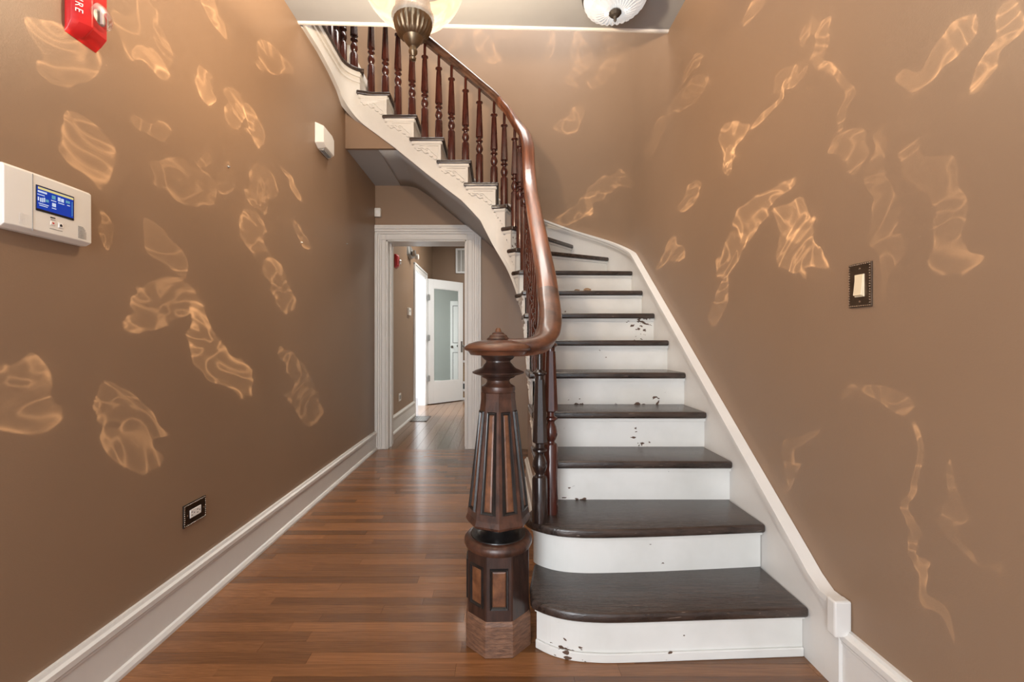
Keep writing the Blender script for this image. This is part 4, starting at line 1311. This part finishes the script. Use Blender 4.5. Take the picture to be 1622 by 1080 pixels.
box('backing', gx0 + 0.03, gx1 - 0.03, Y2 - 0.003, Y2 - 0.0005, gz0_ + 0.03, gz1_ - 0.03, 'greyp', gr)

# low shelving past the door
sh_ = thing('low_shelf', 'low white shelf unit with light wood back behind the glass door', 'shelf', (-0.3, Y2 - 0.1, 0))
box('back_panel', -0.70, 0.2, Y2 - 0.06, Y2 - 0.001, 0.02, 0.76, 'woodshelf', sh_)
for z in (0.0, 0.165, 0.315, 0.72):
    box('shelf_board', -0.72, 0.22, Y2 - 0.10, Y2 - 0.05, z, z + 0.04, 'fdoor', sh_, bevel=0.003, bseg=1)
box('recess_shade', -0.70, 0.2, Y2 - 0.064, Y2 - 0.061, 0.205, 0.315, 'black', sh_)  # darkness between the boards put in as a flat black sheet

# devices on the back room's left wall
st2 = strobe('fire_strobe', 'small red fire alarm strobe on the wall beyond the doorway', 5.50, 2.05, 0.12, 0.17, 0.05, False)
def lw(pxx, pyy):
    Z = 910 / (790 - pxx); return px(pxx, pyy, Z)
p = lw(647, 398)
em = thing('emergency_light', 'chrome wedge-shaped emergency light above the side opening', 'emergency light', (XL, p.y, 2.28))
y0 = 6.25
v = [(XL, y0, 2.40), (XL, y0 + 0.25, 2.30), (XL, y0 + 0.20, 2.17), (XL, y0, 2.22), (XL + 0.03, y0 + 0.02, 2.38), (XL + 0.085, y0 + 0.20, 2.27), (XL + 0.07, y0 + 0.17, 2.19), (XL + 0.03, y0 + 0.02, 2.24)]
v = [(XL, y0, 2.56), (XL, y0 + 0.26, 2.42), (XL, y0 + 0.22, 2.32), (XL, y0, 2.36), (XL + 0.02, y0 + 0.02, 2.52), (XL + 0.085, y0 + 0.22, 2.41), (XL + 0.07, y0 + 0.19, 2.34), (XL + 0.03, y0 + 0.02, 2.38)]
finish('housing', v, [(3, 2, 1, 0), (4, 5, 6, 7), (0, 1, 5, 4), (1, 2, 6, 5), (2, 3, 7, 6), (3, 0, 4, 7)], 'steel', em, bevel=0.004, bseg=1)
lathe('lamp_head', [(0.035, 0.0), (0.045, 0.02), (0.045, 0.05), (0.03, 0.055)], (XL + 0.05, y0 + 0.12, 2.40), 'steel', em, 16, axis='x')
lathe('lamp_head', [(0.03, 0.0), (0.04, 0.02), (0.04, 0.05), (0.03, 0.055)], (XL + 0.07, y0 + 0.24, 2.37), 'plastic', em, 16, axis='x')
th = thing('thermostat', 'small white thermostat on the wall beside the side opening', 'thermostat', (XL, 6.36, 1.48))
box('housing', XL, XL + 0.03, 6.27, 6.42, 1.50, 1.61, 'plastic', th, bevel=0.006)
box('display', XL + 0.029, XL + 0.032, 6.30, 6.35, 1.55, 1.58, 'greyp', th)
ot = thing('wall_outlet', 'small grey outlet low on the wall beyond the doorway', 'outlet', (XL, 5.78, 0.34))
box('cover_plate', XL, XL + 0.008, 5.73, 5.85, 0.35, 0.45, 'plastic', ot, bevel=0.002)
box('receptacle', XL + 0.007, XL + 0.011, 5.755, 5.825, 0.375, 0.425, 'greyp', ot)
# floor register
rg = thing('floor_register', 'dark metal floor register beside the side opening', 'vent', (-1.13, 6.45, 0))
rx0, rx1, ry0, ry1 = -1.25, -1.02, 6.22, 6.65
mb = MB()
mb.box(rx0, rx0 + 0.025, ry0, ry1, 0, 0.006); mb.box(rx1 - 0.025, rx1, ry0, ry1, 0, 0.006); mb.box(rx0, rx1, ry0, ry0 + 0.03, 0, 0.006); mb.box(rx0, rx1, ry1 - 0.03, ry1, 0, 0.006)
mb.build('frame', 'pewter', rg)
mb = MB()
for i in range(9):
    yy = ry0 + 0.045 + i * 0.042
    mb.box(rx0 + 0.02, rx1 - 0.02, yy, yy + 0.018, 0, 0.005)
for i in range(4):
    xx = rx0 + 0.055 + i * 0.038
    mb.box(xx, xx + 0.008, ry0 + 0.02, ry1 - 0.02, 0.0, 0.0045)
mb.build('louvres', 'steel', rg)
box('duct', rx0 + 0.02, rx1 - 0.02, ry0 + 0.02, ry1 - 0.02, 0.0002, 0.001, 'black', rg)
